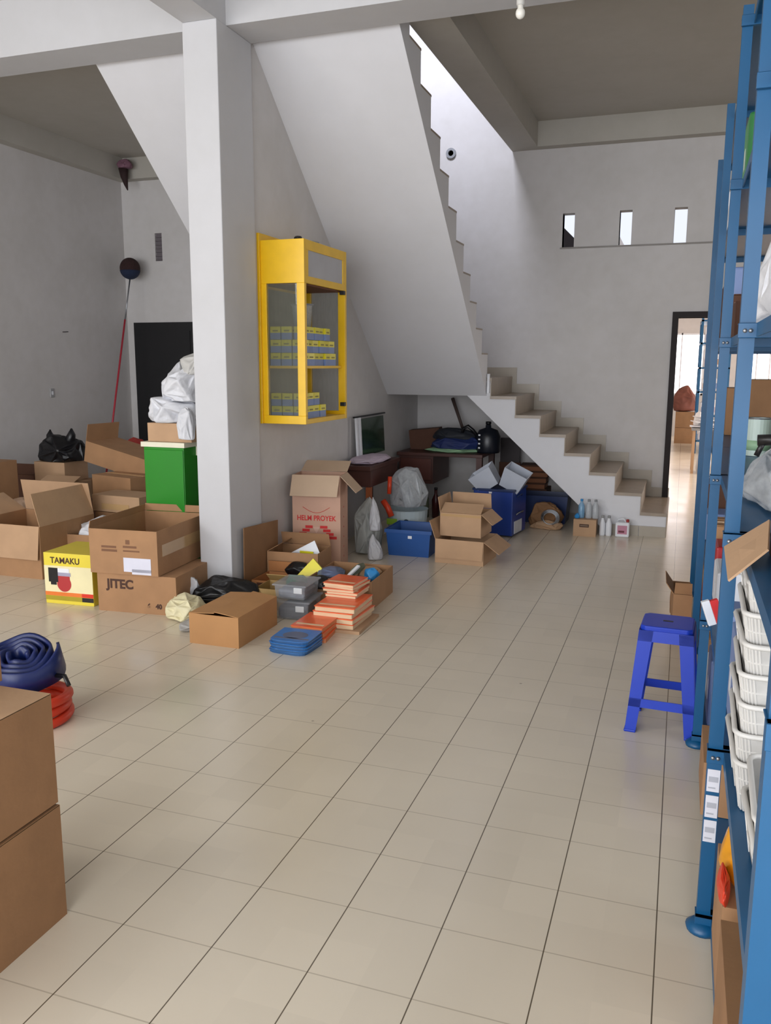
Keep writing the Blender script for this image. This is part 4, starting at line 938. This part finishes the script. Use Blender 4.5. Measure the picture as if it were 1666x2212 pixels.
crumple('paper', M_cardd, (.36, .22, .26), 160, parent=wc, sub=5, amp=.3)
for k in range(5): MB().tube([((.09-.006*k)*math.cos(a*PI/12)+.06, -.14+.03*math.sin(a)*0-.01*k, .12+(.08-.005*k)*math.sin(a*PI/12)) for a in range(24)], .006, 6, closed=True).build('wire_coil', M_steel, wc, smooth=True)
crumple('torn_card', M_cardl, (.34, .14, .10), 162, parent=wc, loc=(.02, -.12, 0), sub=4, amp=.4)
# small goods before the flight
sb = carton('small tan carton with a dark label beside the lowest steps', (-.825, 8.34, 0), (.215, .20, .165), math.radians(1), M_cardl, None, open_top=False)
MB().box(-.05, .04, -.102, -.1005, .09, .12).build('dark_label', M_ink, sb)
MB().box(-.042, .032, -.1030, -.1022, .101, .108).build('printed_mark', smat('label_gold', (150, 128, 104), rough=.5), sb)
for i, x in enumerate((-.87, -.80, -.735)):
    t = thing('clear_bottle', ['left clear bottle with blue water on the small tan carton', 'middle clear bottle on the small tan carton', 'right clear bottle on the small tan carton'][i], 'bottle', (x, 8.34, .166))
    MB().lathe([(.001, 0), (.03, 0), (.032, .01), (.03, .12), (.012, .155), (.012, .17)], 16).build('body', M_film if i else clear_mat('blue_clear', (.25, .5, .75), .6), t, smooth=True)
    MB().lathe([(.014, .165), (.014, .185), (.001, .186)], 12).build('cap', [M_bluewrap, M_grey, M_grey][i], t, smooth=True)
crumple('blue_rag', M_bluewrap, (.05, .06, .05), 163, 'small light blue cap-like scrap at the carton corner', 'scrap', (-.905, 8.30, .166), sub=3)
for i, x in enumerate((-.665, -.605)):
    t = thing('white_bottle', ['left white bottle standing on the floor by the steps', 'right white bottle standing on the floor by the steps'][i], 'bottle', (x, 8.36, 0), 0)
    MB().lathe([(.001, 0), (.028, 0), (.03, .01), (.03, .12), (.013, .165), (.013, .18)], 18, sx=.95).build('body', M_white, t, smooth=True)
    MB().lathe([(.015, .175), (.015, .198), (.001, .2)], 14).build('cap', smat('cap_grey', (150, 150, 150), rough=.4), t, smooth=True)
jg = thing('jerry_can', 'white jerry can with a pink label standing on the floor by the steps', 'jerry can', (-.475, 8.365, 0))
MB().box(-.065, .065, -.045, .045, 0, .145).build('body', M_white, jg, bevel=.012)
MB().box(-.045, .045, -.0465, -.0455, .03, .115).build('pink_label', smat('label_pink', (190, 130, 150), rough=.5), jg)
MB().box(-.035, .02, -.0475, -.0465, .045, .065).build('printed_mark', smat('label_maroon', (110, 40, 56), rough=.5), jg)
MB().tube([(-.045, 0, .14), (-.04, 0, .17), (.01, 0, .175), (.03, 0, .14)], .008, 8).build('handle', M_white, jg, smooth=True)
MB().lathe([(.014, .14), (.014, .17), (.001, .171)], 12, c=(.045, 0, 0)).build('cap', M_redcloth, jg, smooth=True)

# ------------------------------------------------------------------ far room beyond the doorway
carton('lower of two brown cartons on the far room floor', (.08, 19.2, 0), (.40, .4, .33), 0, M_card, None, open_top=False, tape=True)
carton('upper of two brown cartons in the far room', (.08, 19.2, .335), (.40, .4, .33), 0, M_card, None, open_top=False, tape=True)
crumple('brown_bag', smat('bag_brown', (130, 76, 62), rough=.6, var=.2), (.46, .4, .55), 170, 'brown bag on top of the far room cartons', 'bag', (.04, 19.2, .667), sub=4)
fr = thing('display_rack', 'blue framed shelf unit with packed goods in the far room', 'rack', (.25, 16.9, 0))
for y in (0, 1.6):
    for x in (0, .5): MB().box(x, x+.04, y, y+.04, 0, 2.5).build('post', M_rack, fr)
FL = (.25, .72, 1.16, 1.6, 2.05, 2.46)
for z in FL: MB().box(0, .54, 0, 1.64, z-.03, z).build('shelf', M_rack, fr)
rf = random.Random(8)
for i, z in enumerate(FL[:-1]):
    for j in range(2):
        t = thing('goods_pack', '%s pack on the %s shelf of the far room rack, %s' % (['pale', 'white'][j], lvn[i], ['next to its post', 'second from its post'][j]), 'pack', (.25+.15+j*.22, 17.08, z))
        MB().box(-.08, .08, -.1, .1, 0, .22+rf.random()*.1).build('body', [M_white, M_sack][(i+j) % 2], t, bevel=.01)
        MB().box(-.06, .06, -.103, -.1, .05, .15).build('printed_label', [M_pink, M_boxblue, M_cardl][(i+2*j) % 3], t)
td = thing('side_table', 'narrow far room table holding white sheets of paper', 'table', (.36, 14.0, 0))
MB().box(-.2, .35, -.3, .3, .66, .69).build('table_top', M_grey, td)
for sx in (-.16, .31):
    for sy in (-.26, .26): MB().box(sx-.02, sx+.02, sy-.02, sy+.02, 0, .66).build('leg', M_cardl, td)
for i in range(3):
    one('paper_stack', MB().plate([(-.2, -.12, 0), (.2, -.12, .02), (.2, .12, .02), (-.2, .12, 0)], .012), M_white, ['lowest', 'middle', 'top'][i]+' white paper sheet fanned on the far room table', 'paper', (.33+.03*i, 13.95+.03*i, .70+i*.05), rot=(0, math.radians(4+7*i), .3*i))
crumple('white_wrap', M_white, (.2, .2, .24), 175, 'white crumpled wrap behind the paper sheets in the far room', 'wrap', (.28, 14.2, .69), sub=4)
crumple('mixed_bags', M_sack, (.22, .4, .4), 176, 'heap of pale bags under the far room table', 'bags', (.36, 13.9, 0), sub=4)
carton('brown carton on the floor behind the rack near the doorway', (.75, 8.6, 0), (.5, .5, .9), 0, M_card, None, open_top=False)

# ------------------------------------------------------------------ groups of repeated things
GROUPS = [
    ('small_carton', 'upper shelf', 'small boxes on the upper cabinet shelf'), ('small_carton', 'lower shelf', 'small boxes on the lower cabinet shelf'),
    ('flat_pack', 'wide orange', 'orange packs in the wide stack'), ('flat_pack', 'small upper', 'orange packs in the small upper stack'),
    ('flat_pack', 'front orange', 'orange packs in the front stack'), ('flat_pack', 'blue', 'blue packs stacked on the floor'),
    ('white_sack', '', 'white sacks on the green cabinet'), ('clear_box', '', 'clear plastic boxes beside the orange bundles'),
    ('cloudy_tub', '', 'cloudy tubs on the blue box'), ('shoe_box', '', 'flat boxes stacked under the stair slope'),
    ('clear_bottle', '', 'clear bottles on the small tan carton'), ('white_bottle', '', 'white bottles on the floor by the steps'),
    ('bottle', 'drawer desk', 'bottles under the drawer desk'), ('goods_pack', '', 'packs on the far room rack'), ('stock_pack', '', 'packs stored on the blue rack'),
    ('paint_can', '', 'cans on the middle rack shelf'), ('paper_stack', '', 'paper sheets on the far room table'), ('orange_tube', '', 'orange tubes by the film bundle'),
    ('white_rag', '', 'white rags beside the tall lettered carton'), ('cardboard_box', 'near stack', 'boxes of the near left stack'), ('cardboard_box', 'near left stack', 'boxes of the near left stack'),
    ('cardboard_box', 'far room', 'brown cartons in the far room'), ('cardboard_box', 'of the rack', 'cartons stored on the blue rack'),
    ('lint_ball', '', 'scraps on top of the yellow cabinet'),
]
pile = ('left pile', 'tan taped box', 'square tan box', 'crumpled tan box', 'small blue basket', 'left carton pile', 'by the left wall', 'wrapped bundle', 'left picture edge', 'big tilted', 'behind the yellow box', 'tilted carton')
for o in list(C.objects):
    if o.parent or 'label' not in o or 'group' in o: continue
    nm = o.name.split('.')[0]
    for n_, key, g in GROUPS:
        if nm == n_ and key in o['label']: o['group'] = g; break
    else:
        if nm == 'cardboard_box' and any(k in o['label'] for k in pile): o['group'] = 'cartons heaped along the left wall'
